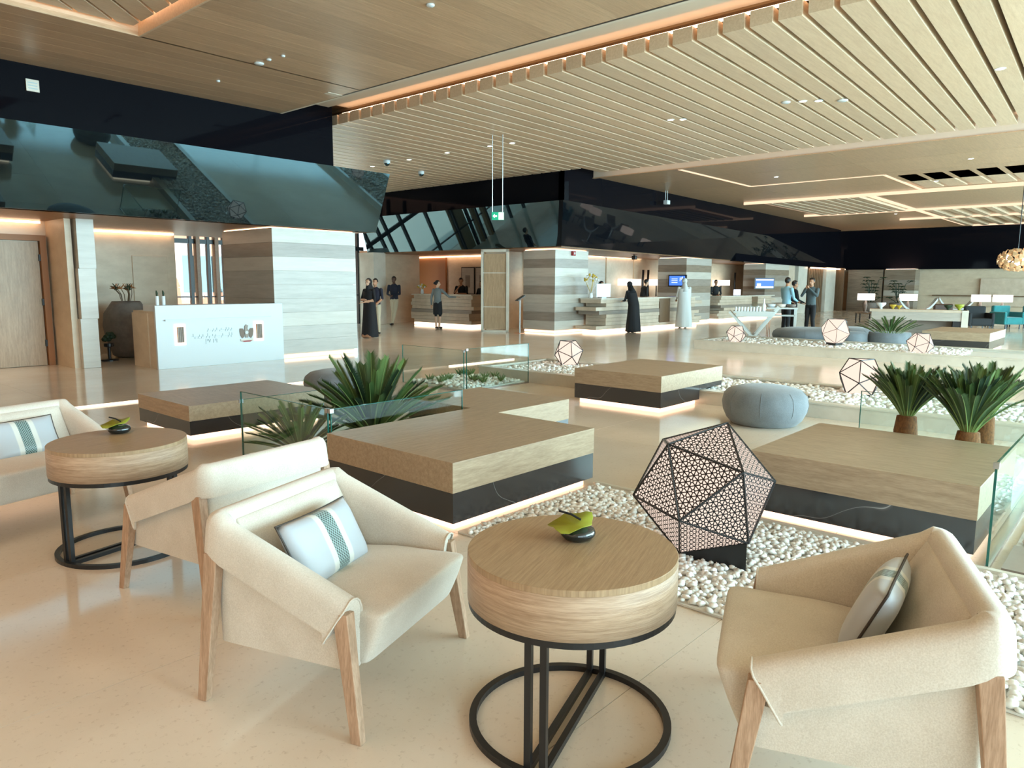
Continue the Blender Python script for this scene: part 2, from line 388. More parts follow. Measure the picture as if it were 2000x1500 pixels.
# gypsum band beside the slatted field, with air slot
gy = struct(obox('trim_2', 7.85, 8.96, YW0, 12.9, Z2, Z2 + .10, m_gyp))
obox('air_slot', 7.825, 7.855, YW0, 10.85, Z1 - .003, Z1 + .02, m_blackm, gy)
obox('slot_edge', 7.855, 7.90, YW0, 12.88, Z1 - .006, Z2, m_gyp, gy)
obox('slot_end', 7.55, 7.83, 10.86, 11.0, Z1 - .006, Z1 + .01, m_gyp, gy)
# cove 1: strip light on top of the slat ends
obox('cove_trough', 8.96, 9.45, YW0, 12.9, 5.09, 5.12, m_gyp, gy)
obox('cove_strip', 9.27, 9.31, YW0, 12.88, 4.925, 4.955, m_cove, gy)
# slats, one board each (turned a little against the room)
cs = struct(obox('trim_3', 9.45, 18.5, YW0, 22.5, 5.06, 5.11, m_recess))
T = math.tan(R(2.6))
j = 0
y = -6.9
while y < 22.3:
    x0, x1 = 9.16, 17.9
    if y > 12.5: x1 = 17.0
    ya = y + .06
    bm = bmesh.new()
    p = [(x0, y), (x1, y + (x1 - x0) * T), (x1, y + .285 + (x1 - x0) * T), (x0, y + .285)]
    if y + (x1 - x0) * T + .31 < 22.5 and not (12.3 < y + (x1 - x0) * T < 13.2 and x1 > 17.1):
        prism(bm, p, Z1, Z1 + .19); fin('ceiling_slat', bm, m_slat, cs)
    else:
        p = [(x0, y), (17.0, y + (17.0 - x0) * T), (17.0, y + .285 + (17.0 - x0) * T), (x0, y + .285)]
        if p[2][1] < 22.5: prism(bm, p, Z1, Z1 + .19); fin('ceiling_slat', bm, m_slat, cs)
        else: bm.free()
    y += .36
# cove 2: lit fascia in front of the far ceiling
c2 = struct(obox('trim_4', 18.55, 18.62, YW0, 13.25, Z1 - .03, 5.1, m_gyp))
obox('cove_strip', 17.93, 17.97, YW0, 12.6, 4.92, 4.96, m_cove, c2)
obox('fascia_foot', 18.5, 18.62, YW0, 13.25, Z1 - .05, Z1 - .03, m_ceilw, c2)
# far ceiling: veneer panels in rows
fc = struct(obox('trim_5', 18.62, 28.0, YW0, 14.5, Z1 + .04, Z1 + .09, m_ceilw))
for i, (xa, xb) in enumerate(((18.64, 20.9), (20.92, 23.2), (23.22, 25.6), (25.62, 27.98))):
    for ya, yb in ((-7, -2), (-2, 2.2), (2.2, 6.45), (6.45, 10.5), (10.5, 14.4)):
        if xa > 23.3 and yb < 6.5: continue
        obox('ceiling_panel', xa, xb, ya + .006, yb - .006, Z1, Z1 + .04, m_ceilw, fc)
obox('groove_light', 18.7, 23.6, 10.45, 10.55, Z1 - .012, Z1 + .01, m_groove, fc)
obox('groove_light', 23.55, 23.65, 6.45, 10.5, Z1 - .012, Z1 + .01, m_groove, fc)
obox('groove_light', 23.6, 28.0, 6.40, 6.5, Z1 - .012, Z1 + .01, m_groove, fc)
for i in range(19):
    ya = 6.2 - i * .66
    obox('ceiling_slat', 24.0, 27.6, ya - .5, ya, Z1, Z1 + .04, m_slat, fc)
f2 = struct(obox('trim_6', 28.0, 47.5, YW0, 15.5, Z1 + .02, Z1 + .09, m_ceilw))
for xx, ya, yb, zt in ((28.0, YW0, 12.7, .10), (35.0, YW0, 12.9, .07), (39.7, YW0, 10.0, .07), (45.9, YW0, 8.0, .06)):
    obox('lit_fascia', xx, xx + .06, ya, yb, Z1 - zt, Z1 + .02, m_groove, f2)
obox('groove_light', 28.05, 35.0, 12.1, 12.25, Z1 - .012, Z1 + .03, m_groove, f2)
obox('groove_light', 28.05, 35.0, 8.2, 8.4, Z1 - .012, Z1 + .03, m_groove, f2)
obox('groove_light', 35.05, 39.7, 8.2, 8.4, Z1 - .012, Z1 + .03, m_groove, f2)
obox('groove_light', 39.75, 45.9, 8.2, 8.4, Z1 - .012, Z1 + .03, m_groove, f2)
for i in range(9): obox('ceiling_slat', 28.4, 34.8, 11.75 - i * .4, 12.0 - i * .4, Z1 - .07, Z1 + .02, m_slat, f2)
for i in range(18): obox('ceiling_slat', 39.9, 45.6, 7.9 - i * .7, 8.15 - i * .7, Z1 - .07, Z1 + .02, m_slat, f2)
for i in range(10): obox('ceiling_slat', 35.2, 39.5, 7.6 - i * .7, 7.85 - i * .7, Z1 - .07, Z1 + .02, m_slat, f2)

# ---- black fascia, left block: vertical band + leaning mirror panel
bl = struct(obox('wall_left', XW0, 9.04, 12.9, 13.1, 3.80, 5.12, m_bwall))
obox('return_panel', 8.9, 9.04, 13.1, 22.5, 3.8, 5.12, m_bwall, bl)
bm = bmesh.new(); hexa(bm, [(XW0, 13.0, 2.62), (10.16, 13.0, 2.62), (10.16, 13.2, 2.62), (XW0, 13.2, 2.62), (XW0, 12.66, 3.845), (10.30, 12.66, 3.845), (10.30, 12.9, 3.845), (XW0, 12.9, 3.845)])
fin('trim_7', bm, m_bglass)['kind'] = 'structure'
obox('trim_8', XW0, 10.1, 13.02, 17.6, 2.62, 2.70, m_soffit)['kind'] = 'structure'
# ---- black fascia, entrance side (x = 17) and reception wing
br = struct(obox('wall_back', 17.0, 17.2, 13.1, 22.5, 3.8, 5.12, m_bwall))
bm = bmesh.new(); hexa(bm, [(17.1, 13.42, 2.62), (17.3, 13.42, 2.62), (17.3, 22.4, 2.62), (17.1, 22.4, 2.62), (16.755, 13.1, 3.875), (17.0, 13.1, 3.875), (17.0, 22.4, 3.875), (16.755, 22.4, 3.875)])
fin('trim_9', bm, m_bglass)['kind'] = 'structure'
def wy(x): return 13.12 + 0.055 * (x - 17.0)
bm = bmesh.new(); hexa(bm, [(17.0, wy(17), 3.6), (46.0, wy(46), 3.2), (46.0, wy(46) + .2, 3.2), (17.0, wy(17) + .2, 3.6), (17.0, wy(17), 5.12), (46.0, wy(46), 5.12), (46.0, wy(46) + .2, 5.12), (17.0, wy(17) + .2, 5.12)])
wr_ = struct(fin('wall_right', bm, m_bwall))
bm = bmesh.new(); hexa(bm, [(30.0, wy(30) + .02, 2.52), (46.3, wy(46) + .02, 2.44), (46.3, wy(46) + .3, 2.44), (30.0, wy(30) + .3, 2.52), (30.0, wy(30) + .02, 3.7), (46.3, wy(46) + .02, 3.7), (46.3, wy(46) + .3, 3.7), (30.0, wy(30) + .3, 3.7)]); fin('lower_band', bm, m_bwall, wr_)
bm = bmesh.new()
zb = lambda x: 2.62 - .0055 * (x - 17)
hexa(bm, [(17.1, wy(17) + .15, zb(17)), (46.3, wy(46) + .1, zb(46)), (46.3, wy(46) + .3, zb(46)), (17.1, wy(17) + .35, zb(17)),
          (16.755, 12.95, 3.875), (33.0, wy(33) - .28, 3.72), (33.0, wy(33) - .02, 3.72), (16.757, 13.12, 3.875)])
fin('trim_10', bm, m_bglass2)['kind'] = 'structure'
bm = bmesh.new(); hexa(bm, [(17.3, wy(17) + .3, 2.60), (47.0, wy(46) + .25, 2.44), (47.0, 18.6, 2.44), (17.3, 18.6, 2.60), (17.3, wy(17) + .3, 2.72), (47.0, wy(46) + .25, 2.56), (47.0, 18.6, 2.56), (17.3, 18.6, 2.72)]); fin('trim_11', bm, m_soffit)['kind'] = 'structure'
obox('trim_12', 17.25, 20.6, 18.6, 24.0, 2.60, 2.72, m_soffit)['kind'] = 'structure'
# far end of the hall
ew = struct(obox('wall_far', 47.5, 47.7, YW0, 18.0, 0, 5.12, m_wallb))
obox('black_band', 47.0, 47.45, YW0, 16.5, 2.42, 4.71, m_bwall, ew)
obox('stone_field', 47.3, 47.5, 2.0, 7.6, 0.4, 1.9, m_lime, ew)
obox('shelf_line', 47.2, 47.5, YW0, 9.9, 0.92, 0.98, m_darkw, ew)
# walls behind the camera (close the lounge)
struct(obox('wall_behind', XW0 - .2, XW0, YW0, 16, 0, 5.2, m_wallb))
wn = struct(obox('window_1', XW0, XW1, YW0 - .12, YW0, 4.45, 5.2, m_wallb))
for i in range(15): obox('mullion', XW0 + i * 4.0, XW0 + i * 4.0 + .12, YW0 - .1, YW0, 0, 4.45, m_blackm, wn)

# ---- lower walls, left side
wl = struct(obox('wall_door', XW0, 4.62, 15.4, 15.6, 0, 2.7, m_wallb))
obox('side_reveal', 4.5, 4.6, 14.4, 15.4, 0, 2.64, m_wallb, wl)
dr = struct(obox('door_1', 3.05, 4.34, 15.34, 15.41, 0.01, 2.24, m_doorw))
obox('door_frame', 4.36, 4.46, 15.28, 15.42, 0, 2.36, m_amber, dr); obox('door_frame', 2.9, 4.36, 15.28, 15.42, 2.26, 2.36, m_amber, dr)
obox('door_leaf', 1.7, 3.03, 15.34, 15.41, 0.01, 2.24, m_doorw, dr)
for zz in (.35, 1.1, 1.9): obox('hinge', 4.33, 4.37, 15.3, 15.35, zz, zz + .12, m_blackm, dr)
obox('door_handle', 3.12, 3.28, 15.28, 15.32, 1.02, 1.05, m_steel, dr)
aw = struct(obox('wall_alcove', 4.7, 7.5, 16.9, 17.1, 0, 2.7, m_wallb))
obox('wall_panel', 6.55, 7.3, 16.87, 16.9, .75, 2.1, m_wallb, aw, bevel=.01)
obox('alcove_side', 4.62, 4.72, 14.8, 16.9, 0, 2.7, m_wallb, aw)
obox('cove_strip', 4.8, 7.45, 16.80, 16.86, 2.57, 2.61, m_cove, aw)
obox('trim_13', XW0, 4.4, 15.30, 15.34, 2.57, 2.61, m_cove)['kind'] = 'structure'

# ---- striped stone pillars, one course each
def pillar(label, x0, x1, y0, y1, h, seq, jog=0.0, glow=True, z0=.10):
    t = thing('stone_pillar', label, 'pillar', ((x0 + x1) / 2, (y0 + y1) / 2, 0)); n = len(seq)
    hx, hy = (x1 - x0) / 2, (y1 - y0) / 2; dz = (h - z0) / n
    for i, s in enumerate(seq):
        jx = jog * ((i * 7) % 3 - 1)
        obox('stone_course', -hx + jx, hx + jx, -hy + abs(jx) * .3, hy, z0 + i * dz + .003, z0 + (i + 1) * dz, m_bands[s], t)
    obox('core', -hx + .05, hx - .05, -hy + .05, hy - .05, 0.0, h, m_lime, t)
    if glow: obox('base_light', -hx + .03, hx - .03, -hy + .03, hy - .03, 0.012, .075, m_ledw, t)
    obox('top_light', -hx + .02, hx - .02, -hy + .06, hy - .05, h - .004, h + .012, m_cove, t)
    return t
pillar('striped stone pillar directly behind the white information desk', 7.77, 9.75, 13.2, 15.2, 2.60, (2, 2, 0, 2, 2, 2, 0, 1, 0))
pillar('stepped beige stone pillar beside the wide wooden door', 4.62, 4.90, 14.25, 14.6, 2.64, (0, 0, 0), .02, False, 0.0)
pillar('striped stone pillar carrying the red fire alarm', 17.78, 19.5, 14.02, 15.3, 2.56, (0, 1, 2, 0, 1, 2, 0, 1, 0))
pillar('striped stone pillar behind the man in white robe', 25.9, 28.0, 13.95, 15.2, 2.54, (2, 1, 0, 2, 3, 1, 0, 3, 2))
pillar('striped stone pillar behind the second reception counter', 34.3, 37.2, 14.3, 15.4, 2.50, (2, 3, 0, 1, 3, 2, 1, 3, 0))
pillar('dark banded stone pillar left of the far feature wall', 46.2, 47.2, 10.6, 12.2, 2.42, (3, 1, 3, 0, 3, 1, 3, 3), 0, False, 0)
# reception back walls
rb = struct(obox('wall_reception', 19.4, 47.5, 16.5, 16.7, 0, 2.62, m_wallb))
for xa, xb, m in ((20.0, 22.0, m_lime), (22.1, 24.0, m_bands[0]), (24.1, 26.0, m_lime), (26.1, 29.4, m_wallb), (29.5, 31.2, m_lime), (31.3, 33.0, m_amber)):
    obox('wall_panel', xa, xb, 16.44, 16.5, .1, 2.58, m, rb)
obox('cove_strip', 19.5, 33.0, 16.36, 16.42, 2.55, 2.59, m_cove, rb)
obox('stone_jamb', 37.6, 38.8, 14.6, 16.4, 0, 2.5, m_lime, rb); obox('stone_jamb', 39.3, 40.6, 14.6, 16.4, 0, 2.5, m_curb, rb)
for i in range(9): obox('wood_slat', 40.8 + i * .26, 40.98 + i * .26, 14.6, 14.8, 0, 2.4, m_darkw, rb)
obox('stone_jamb', 43.3, 44.9, 14.5, 16.4, 0, 2.5, m_curb, rb)
obox('corridor_wall', 45.4, 45.5, 14.2, 16.4, 0, 2.5, m_darkw, rb); obox('corridor_back', 45.0, 47.4, 16.3, 16.4, 0, 2.5, m_soffit, rb)
obox('plant_panel', 46.2, 46.4, 12.3, 14.2, 0, 2.4, m_bands[3], rb)
obox('cove_strip', 40.7, 46.3, 14.42, 14.5, 2.40, 2.46, m_cove, rb)
# entrance recess: white return wall, concierge alcove
rw = struct(obox('wall_recess', 16.75, 17.3, 21.6, 22.5, 0, 2.62, m_curb))
obox('side_wall', 17.3, 19.3, 22.0, 22.4, 0, 2.62, m_wallb, rw)
obox('alcove_back', 20.5, 20.7, 16.7, 24.0, 0, 2.62, m_wallb, rw); obox('alcove_end', 19.2, 20.5, 23.7, 23.9, 0, 2.62, m_amber, rw); obox('amber_panel', 20.42, 20.5, 21.7, 23.6, 0.1, 2.6, m_amber, rw)
obox('cove_strip', 20.36, 20.41, 17.0, 23.6, 2.54, 2.58, m_cove, rw)
obox('corridor_side', 17.5, 20.5, 16.65, 16.75, 0, 2.62, m_wallb, rw)

# ---- glazed entrance facade, y = 22.5
gf = struct(obox('window_2', 3.8, 17.0, 22.5, 22.62, 2.70, 2.84, m_blackm))
for xx in (3.9, 6.0, 8.0, 9.0, 10.42, 10.98, 11.5, 12.3, 13.6, 14.9, 15.7, 16.1, 16.7): obox('mullion', xx, xx + .09, 22.48, 22.62, 0, 4.7, m_blackm, gf)
for xx in (10.60, 11.2): obox('timber_mullion', xx, xx + .12, 22.40, 22.60, 0, 4.4, m_soffit, gf)
obox('transom', 3.8, 17.0, 22.5, 22.6, 1.05, 1.09, m_blackm, gf)
for xa, xb in ((3.99, 6.0), (6.09, 8.0), (8.09, 9.0), (9.09, 10.42), (10.51, 10.98), (11.07, 11.5), (11.59, 12.3), (12.39, 13.6), (13.69, 14.9), (14.99, 15.7), (15.79, 16.1), (16.19, 16.7)):
    obox('glass_pane', xa, xb, 22.54, 22.555, .02, 2.7, m_glass, gf); obox('glass_pane', xa, xb, 22.54, 22.555, 2.84, 4.7, m_glass, gf)
for i in range(16): obox('screen_fin', 11.62 + i * .055, 11.64 + i * .055, 22.64, 22.70, 0, 4.6, m_soffit, gf)
struct(obox('wall_entrance', 3.6, 3.8, 17.1, 22.6, 0, 5.0, m_wallb))
# outside: forecourt, pink building, palms
struct(obox('floor_forecourt', -30, 46, 24.0, 70, -.15, -.02, m_pave))
pb = thing('forecourt_building', 'pink building seen through the entrance glass', 'building', (-8, 36, 0))
obox('facade', -14, 30, 0, 4, 0, 9, m_pink, pb)
for i in range(9):
    for zz in (1.0, 4.0): obox('window', -12.5 + i * 4.6, -10.3 + i * 4.6, -.08, .05, zz, zz + 1.8, m_cdgreen, pb)

# ================================================================== GARDEN BEDS
def ico_pebble(sub, seed):
    rnd = random.Random(seed); bm = bmesh.new(); bmesh.ops.create_icosphere(bm, subdivisions=sub, radius=1.0)
    ax, ay, az = rnd.uniform(.9, 1.2), rnd.uniform(.7, .95), rnd.uniform(.5, .72); ph = [rnd.uniform(0, 6) for _ in range(3)]
    for v in bm.verts:
        w = 1 + .10 * sin(2.1 * v.co.x + ph[0]) + .10 * sin(2.3 * v.co.y + ph[1]) + .08 * sin(2.0 * v.co.z + ph[2])
        v.co = Vector((v.co.x * ax, v.co.y * ay, v.co.z * az)) * w
    return bm
PEB_FINE = []
for i in range(6):
    bm = ico_pebble(2, i); me = bpy.data.meshes.new('pebble'); bm.to_mesh(me); bm.free()
    for p in me.polygons: p.use_smooth = True
    me.materials.append(m_peb[i % 3]); PEB_FINE.append(me)
def pebble_data(sub):
    out = []
    for i in range(6):
        bm = ico_pebble(sub, i + 20); out.append(([v.co.copy() for v in bm.verts], [[v.index for v in f.verts] for f in bm.faces])); bm.free()
    return out
PEB1 = pebble_data(1)
def pebble_bed(root, x0, x1, y0, y1, z, step, size, keep=None, parts=0, layers=1, origin=(0, 0)):
    spots = []
    for L in range(layers):
        ny = int((y1 - y0) / step); nx = int((x1 - x0) / step)
        for i in range(nx):
            for j in range(ny):
                px = x0 + (i + .5 + random.uniform(-.4, .4) + .5 * (j % 2) - .25) * step; py = y0 + (j + .5 + random.uniform(-.4, .4)) * step
                if keep and not keep(px, py): continue
                spots.append((px, py, z + L * size * .8 + random.uniform(0, size * .5)))
    spots.sort(key=lambda s: s[0] ** 2 + s[1] ** 2 + (0 if abs(math.degrees(math.atan2(s[1], s[0])) - 33) < 33 and True else 99))
    for s in spots[:parts]:
        o = bpy.data.objects.new('pebble', PEB_FINE[random.randrange(6)]); COL.objects.link(o); o.parent = root
        sc = size * random.uniform(.65, 1.12); o.scale = (sc, sc, sc)
        o.location = (s[0] - origin[0], s[1] - origin[1], s[2]); o.rotation_euler = (random.uniform(-.4, .4), random.uniform(-.4, .4), random.uniform(0, 6.28))
    V, F, MI = [], [], []
    for s in spots[parts:]:
        vs, fs = PEB1[random.randrange(6)]; sc = size * random.uniform(.65, 1.12); b = len(V)
        q = Euler((random.uniform(-.4, .4), random.uniform(-.4, .4), random.uniform(0, 6.28))).to_matrix() * sc
        o = Vector((s[0] - origin[0], s[1] - origin[1], s[2])); V += [q @ v + o for v in vs]; F += [[i + b for i in f] for f in fs]; MI += [random.randrange(3)] * len(fs)
    me = bpy.data.meshes.new('pebbles'); me.from_pydata(V, [], F); me.update()
    for m in m_peb: me.materials.append(m)
    me.polygons.foreach_set('material_index', MI); me.polygons.foreach_set('use_smooth', [True] * len(F))
    o = link('pebbles', me, None, root); o['kind'] = 'stuff'; return o
# bed with the big lantern, in front
t = thing('pebble_bed', 'bed of white pebbles around the large patterned lantern', 'pebble bed', (0, 0, 0))
obox('gravel_base', 3.06, 4.52, -2.6, 3.16, .002, .012, m_peb[2], t)
obox('curb_edge', 4.52, 4.56, -2.6, 3.16, 0.0, .03, m_curb, t)
pebble_bed(t, 3.075, 4.51, -0.7, 3.15, .018, .036, .025, parts=300, layers=1)
# bed behind the right-hand glass
t = thing('pebble_bed', 'pebble bed beyond the green-edged glass at the far right', 'pebble bed', (0, 0, 0))
obox('grey_slab', 4.58, 5.05, -2.4, .52, 0.0, .035, m_bands[1], t); obox('gravel_base', 5.05, 6.9, -2.4, .52, .002, .012, m_peb[2], t)
pebble_bed(t, 5.07, 6.9, -.4, .5, .02, .055, .032)
# raised planter 1
def planter(name, label, x0, x1, y0, y1, h, step, size, fill=None):
    t = thing(name, label, 'planter', (0, 0, 0)); w = .10
    obox('front_wall', x0, x0 + w, y0, y1, 0, h, m_curb, t); obox('back_wall', x1 - w, x1, y0, y1, 0, h, m_curb, t); obox('end_wall', x0 + w, x1 - w, y1 - w, y1, 0, h, m_curb, t)
    obox('coping', x0 - .015, x0 + w + .03, y0, y1 + .015, h, h + .02, m_curb, t); obox('coping', x1 - w - .03, x1 + .015, y0, y1 + .015, h, h + .02, m_curb, t)
    obox('coping', x0 + w + .03, x1 - w - .03, y1 - w - .03, y1 + .015, h, h + .02, m_curb, t)
    obox('gravel_base', x0 + w, x1 - w, y0, y1 - w, h - .06, h - .045, m_peb[2], t)
    pebble_bed(t, x0 + w + .03, x1 - w - .03, y0 + (fill or 0), y1 - w - .04, h - .035, step, size); return t
planter('raised_planter', 'raised stone planter of white pebbles behind the round grey pouf', 8.66, 10.42, -1.6, 8.42, .16, .075, .045, 1.6)
planter('raised_planter', 'raised stone planter of pebbles in front of the white V-legged table', 16.0, 18.3, -1.6, 8.35, .19, .12, .06, 4.5)
# glazed palm bed at the left and the succulent bed
t = thing('palm_bed', 'sunken bed around the sago palms behind the middle wooden bench', 'plant bed', (0, 0, 0))
obox('gravel_base', 3.2, 4.5, 4.68, 5.9, .002, .012, m_peb[2], t); pebble_bed(t, 3.2, 4.5, 4.7, 5.9, .02, .07, .04)
t = thing('succulent_bed', 'square pebble bed dotted with small succulents inside low glass', 'plant bed', (0, 0, 0))
obox('gravel_base', 7.3, 8.6, 7.36, 8.62, .002, .03, m_peb[1], t); pebble_bed(t, 7.32, 8.58, 7.38, 8.6, .04, .075, .045)
for i in range(16):
    px, py = random.uniform(7.42, 8.5), random.uniform(7.45, 8.52); bm = bmesh.new()
    for k in range(9):
        a = k * 2.4; r = .02 + .008 * (k % 3); h = .10 - .005 * k
        tube(bm, [(px, py, .05), (px + r * cos(a), py + r * sin(a), .08), (px + (r + .045) * cos(a), py + (r + .045) * sin(a), .06 + h)], [.012, .014, .003], 5)
    fin('succulent', bm, m_green2, t)
t = thing('palm_bed', 'narrow pebble bed holding the three palms behind the right bench', 'plant bed', (0, 0, 0))
obox('gravel_base', 5.99, 6.92, .66, 1.95, .002, .20, m_peb[1], t); pebble_bed(t, 6.0, 6.92, .68, 1.94, .21, .075, .045)

# glass panels: each pane its own thing
def pane(label, p0, p1, z0, z1, group=None):
    L = math.hypot(p1[0] - p0[0], p1[1] - p0[1]); t = thing('glass_panel', label, 'glass panel', (p0[0], p0[1], 0), math.atan2(p1[1] - p0[1], p1[0] - p0[0]), group)
    obox('pane', .006, L - .006, -.006, .006, z0, z1 - .004, m_glass, t)
    obox('vertical_edge', 0, .006, -.0062, .0062, z0, z1, m_gedge, t); obox('vertical_edge', L - .006, L, -.0062, .0062, z0, z1, m_gedge, t)
    obox('top_edge', .006, L - .006, -.0062, .0062, z1 - .004, z1, m_gedge, t)
    obox('floor_channel', 0, L, -.012, .012, 0, .02, m_steel, t)
    obox('corner_clip', -.012, .022, -.014, .014, z1 - .03, z1 + .003, m_steel, t); return t
pane('glass pane along the back edge of the middle wooden bench', (3.14, 4.61), (4.53, 4.61), .02, .60)
pane('glass pane at the left of the palms, running away from the middle bench', (3.14, 4.64), (3.14, 5.95), .02, .60)
pane('rear glass pane behind the left palms', (3.16, 6.0), (4.60, 6.0), .02, .52)
pane('left glass pane of the succulent bed', (7.25, 7.34), (7.25, 8.68), .02, .60)
pane('front glass pane of the succulent bed', (7.27, 7.31), (8.63, 7.31), .02, .62)
pane('green-edged glass pane at the right end of the right wooden bench', (4.60, .588), (6.92, .588), .02, .60)
pane('glass pane behind the three right palms', (6.96, .64), (6.96, 1.96), .02, .60)
# recessed strip lights in the floor edge
tag(obox('floor_light', 3.0, 7.2, 9.80, 9.84, 0.0, .022, m_ledw), 'glowing strip light along the floor edge behind the left bench', 'strip light')
tag(obox('floor_light', 9.3, 11.1, 9.78, 9.82, 0.0, .022, m_ledw), 'glowing strip light along the floor edge behind the succulent bed', 'strip light')

# ================================================================== WOODEN BENCH BLOCKS
def bench(label, polys, z0, zm, zt, oak, cut=None):
    cx = sum(p[0] for p in polys[0]) / 4; cy = sum(p[1] for p in polys[0]) / 4
    t = thing('platform_bench', label, 'bench', (cx, cy, 0))
    def sh(p, d=0.0):
        x0, x1 = min(q[0] for q in p), max(q[0] for q in p); y0, y1 = min(q[1] for q in p), max(q[1] for q in p)
        return x0 + d - cx, x1 - d - cx, y0 + d - cy, y1 - d - cy
    for i, p in enumerate(polys):
        a = sh(p); obox('wood_top', *a, zm, zt - .0005 * i, oak, t, bevel=.003)
        a = sh(p)
        if cut: obox('marble_base', cut - cx, a[1] - .004, a[2] + .004, a[3] - .004, .19, zm, m_marble, t); a = (a[0], cut - cx, a[2], a[3])
        obox('marble_base', a[0] + .004, a[1] - .004, a[2] + .004, a[3] - .004, z0, zm, m_marble, t)
        a = sh(p, .10); a = (a[0], min(a[1], (cut or 99) - .04 - cx), a[2], a[3]); obox('plinth', *a, 0.0, z0, m_blackm, t)
        a = sh(p, .055); a = (a[0], min(a[1], (cut or 99) - .02 - cx), a[2], a[3]); obox('strip_light', *a, .004, z0 - .010, m_led, t)
    return t
r4 = lambda x0, x1, y0, y1: [(x0, y0), (x1, y0), (x1, y1), (x0, y1)]
bench('L-shaped wood and black marble bench in the middle, behind the front armchair', [r4(3.03, 4.53, 3.17, 4.50), r4(4.531, 5.53, 4.17, 5.35)], .06, .255, .45, m_oakx)
bench('wooden platform bench at the right, behind the right armchair', [r4(4.62, 5.94, .655, 1.97)], .06, .255, .45, m_oak)
bench('wooden platform bench in front of the pebble planter, beside the grey pouf', [r4(7.64, 9.26, 4.39, 5.68)], .062, .252, .45, m_oak, 8.63)
bench('low wooden platform bench at the left, behind the round side table', [r4(3.13, 4.66, 6.95, 8.15)], .06, .20, .352, m_oak)
bench('distant pale wooden bench near the right edge, past the round lantern', [r4(19.8, 22.0, 2.9, 4.3)], .06, .25, .45, m_oak)

# ================================================================== LANTERNS
def ico_verts(Rr, a=0.0):
    V = []
    for z, r, off in ((.7947, .6071, 0), (.1876, .9822, 60), (-.1876, .9822, 0), (-.7947, .6071, 60)):
        for k in range(3):
            t = a + R(off + 120 * k); V.append(Vector((Rr * r * cos(t), Rr * r * sin(t), Rr * z)))
    e = Rr * 1.0515; ed = [(i, j) for i in range(12) for j in range(i + 1, 12) if abs((V[i] - V[j]).length - e) < e * .05]
    es = set(ed); fs = [(i, j, k) for i, j in ed for k in range(j + 1, 12) if (i, k) in es and (j, k) in es]
    return V, ed, fs
def lattice_face(bm, A, B, C, n, a, w):
    e1 = (B - A).normalized(); e2 = n.cross(e1).normalized()
    to2 = lambda p: ((p - A).dot(e1), (p - A).dot(e2)); tri = [to2(A), to2(B), to2(C)]
    ar = (tri[1][0] - tri[0][0]) * (tri[2][1] - tri[0][1]) - (tri[2][0] - tri[0][0]) * (tri[1][1] - tri[0][1])
    if ar < 0: tri = [tri[0], tri[2], tri[1]]
    def seg(p, q):
        t0, t1 = 0.0, 1.0; d = (q[0] - p[0], q[1] - p[1])
        for i in range(3):
            u, v = tri[i], tri[(i + 1) % 3]; nx, ny = -(v[1] - u[1]), v[0] - u[0]
            num = nx * (p[0] - u[0]) + ny * (p[1] - u[1]); den = nx * d[0] + ny * d[1]
            if abs(den) < 1e-12:
                if num < 0: return
            elif den > 0: t0 = max(t0, -num / den)
            else: t1 = min(t1, -num / den)
        if t1 - t0 < 1e-3: return
        P = [(p[0] + d[0] * t, p[1] + d[1] * t) for t in (t0, t1)]
        L = math.hypot(*d); ox, oy = -d[1] / L * w / 2, d[0] / L * w / 2
        q4 = [(P[0][0] - ox, P[0][1] - oy), (P[1][0] - ox, P[1][1] - oy), (P[1][0] + ox, P[1][1] + oy), (P[0][0] + ox, P[0][1] + oy)]
        bm.faces.new([bm.verts.new(A + e1 * x + e2 * y + n * .003) for x, y in q4])
    size = (B - A).length; N = int(size / a) + 3
    for i in range(-N, N):
        for j in range(-N, N):
            cx, cy = a * (i + .5 * j), a * .8660 * j
            if not (-a < cx < size + a and abs(cy) < size + a): continue
            r0 = a * .17; hx = [(cx + r0 * cos(R(30 + 60 * k)), cy + r0 * sin(R(30 + 60 * k))) for k in range(6)]
            ce_ = [(cx + a * .57735 * cos(R(30 + 60 * k)), cy + a * .57735 * sin(R(30 + 60 * k))) for k in range(6)]
            for k in range(6):
                seg(hx[k], hx[(k + 1) % 6]); seg(hx[k], ce_[k])
                if k < 3: seg(ce_[k], ce_[(k + 1) % 6])
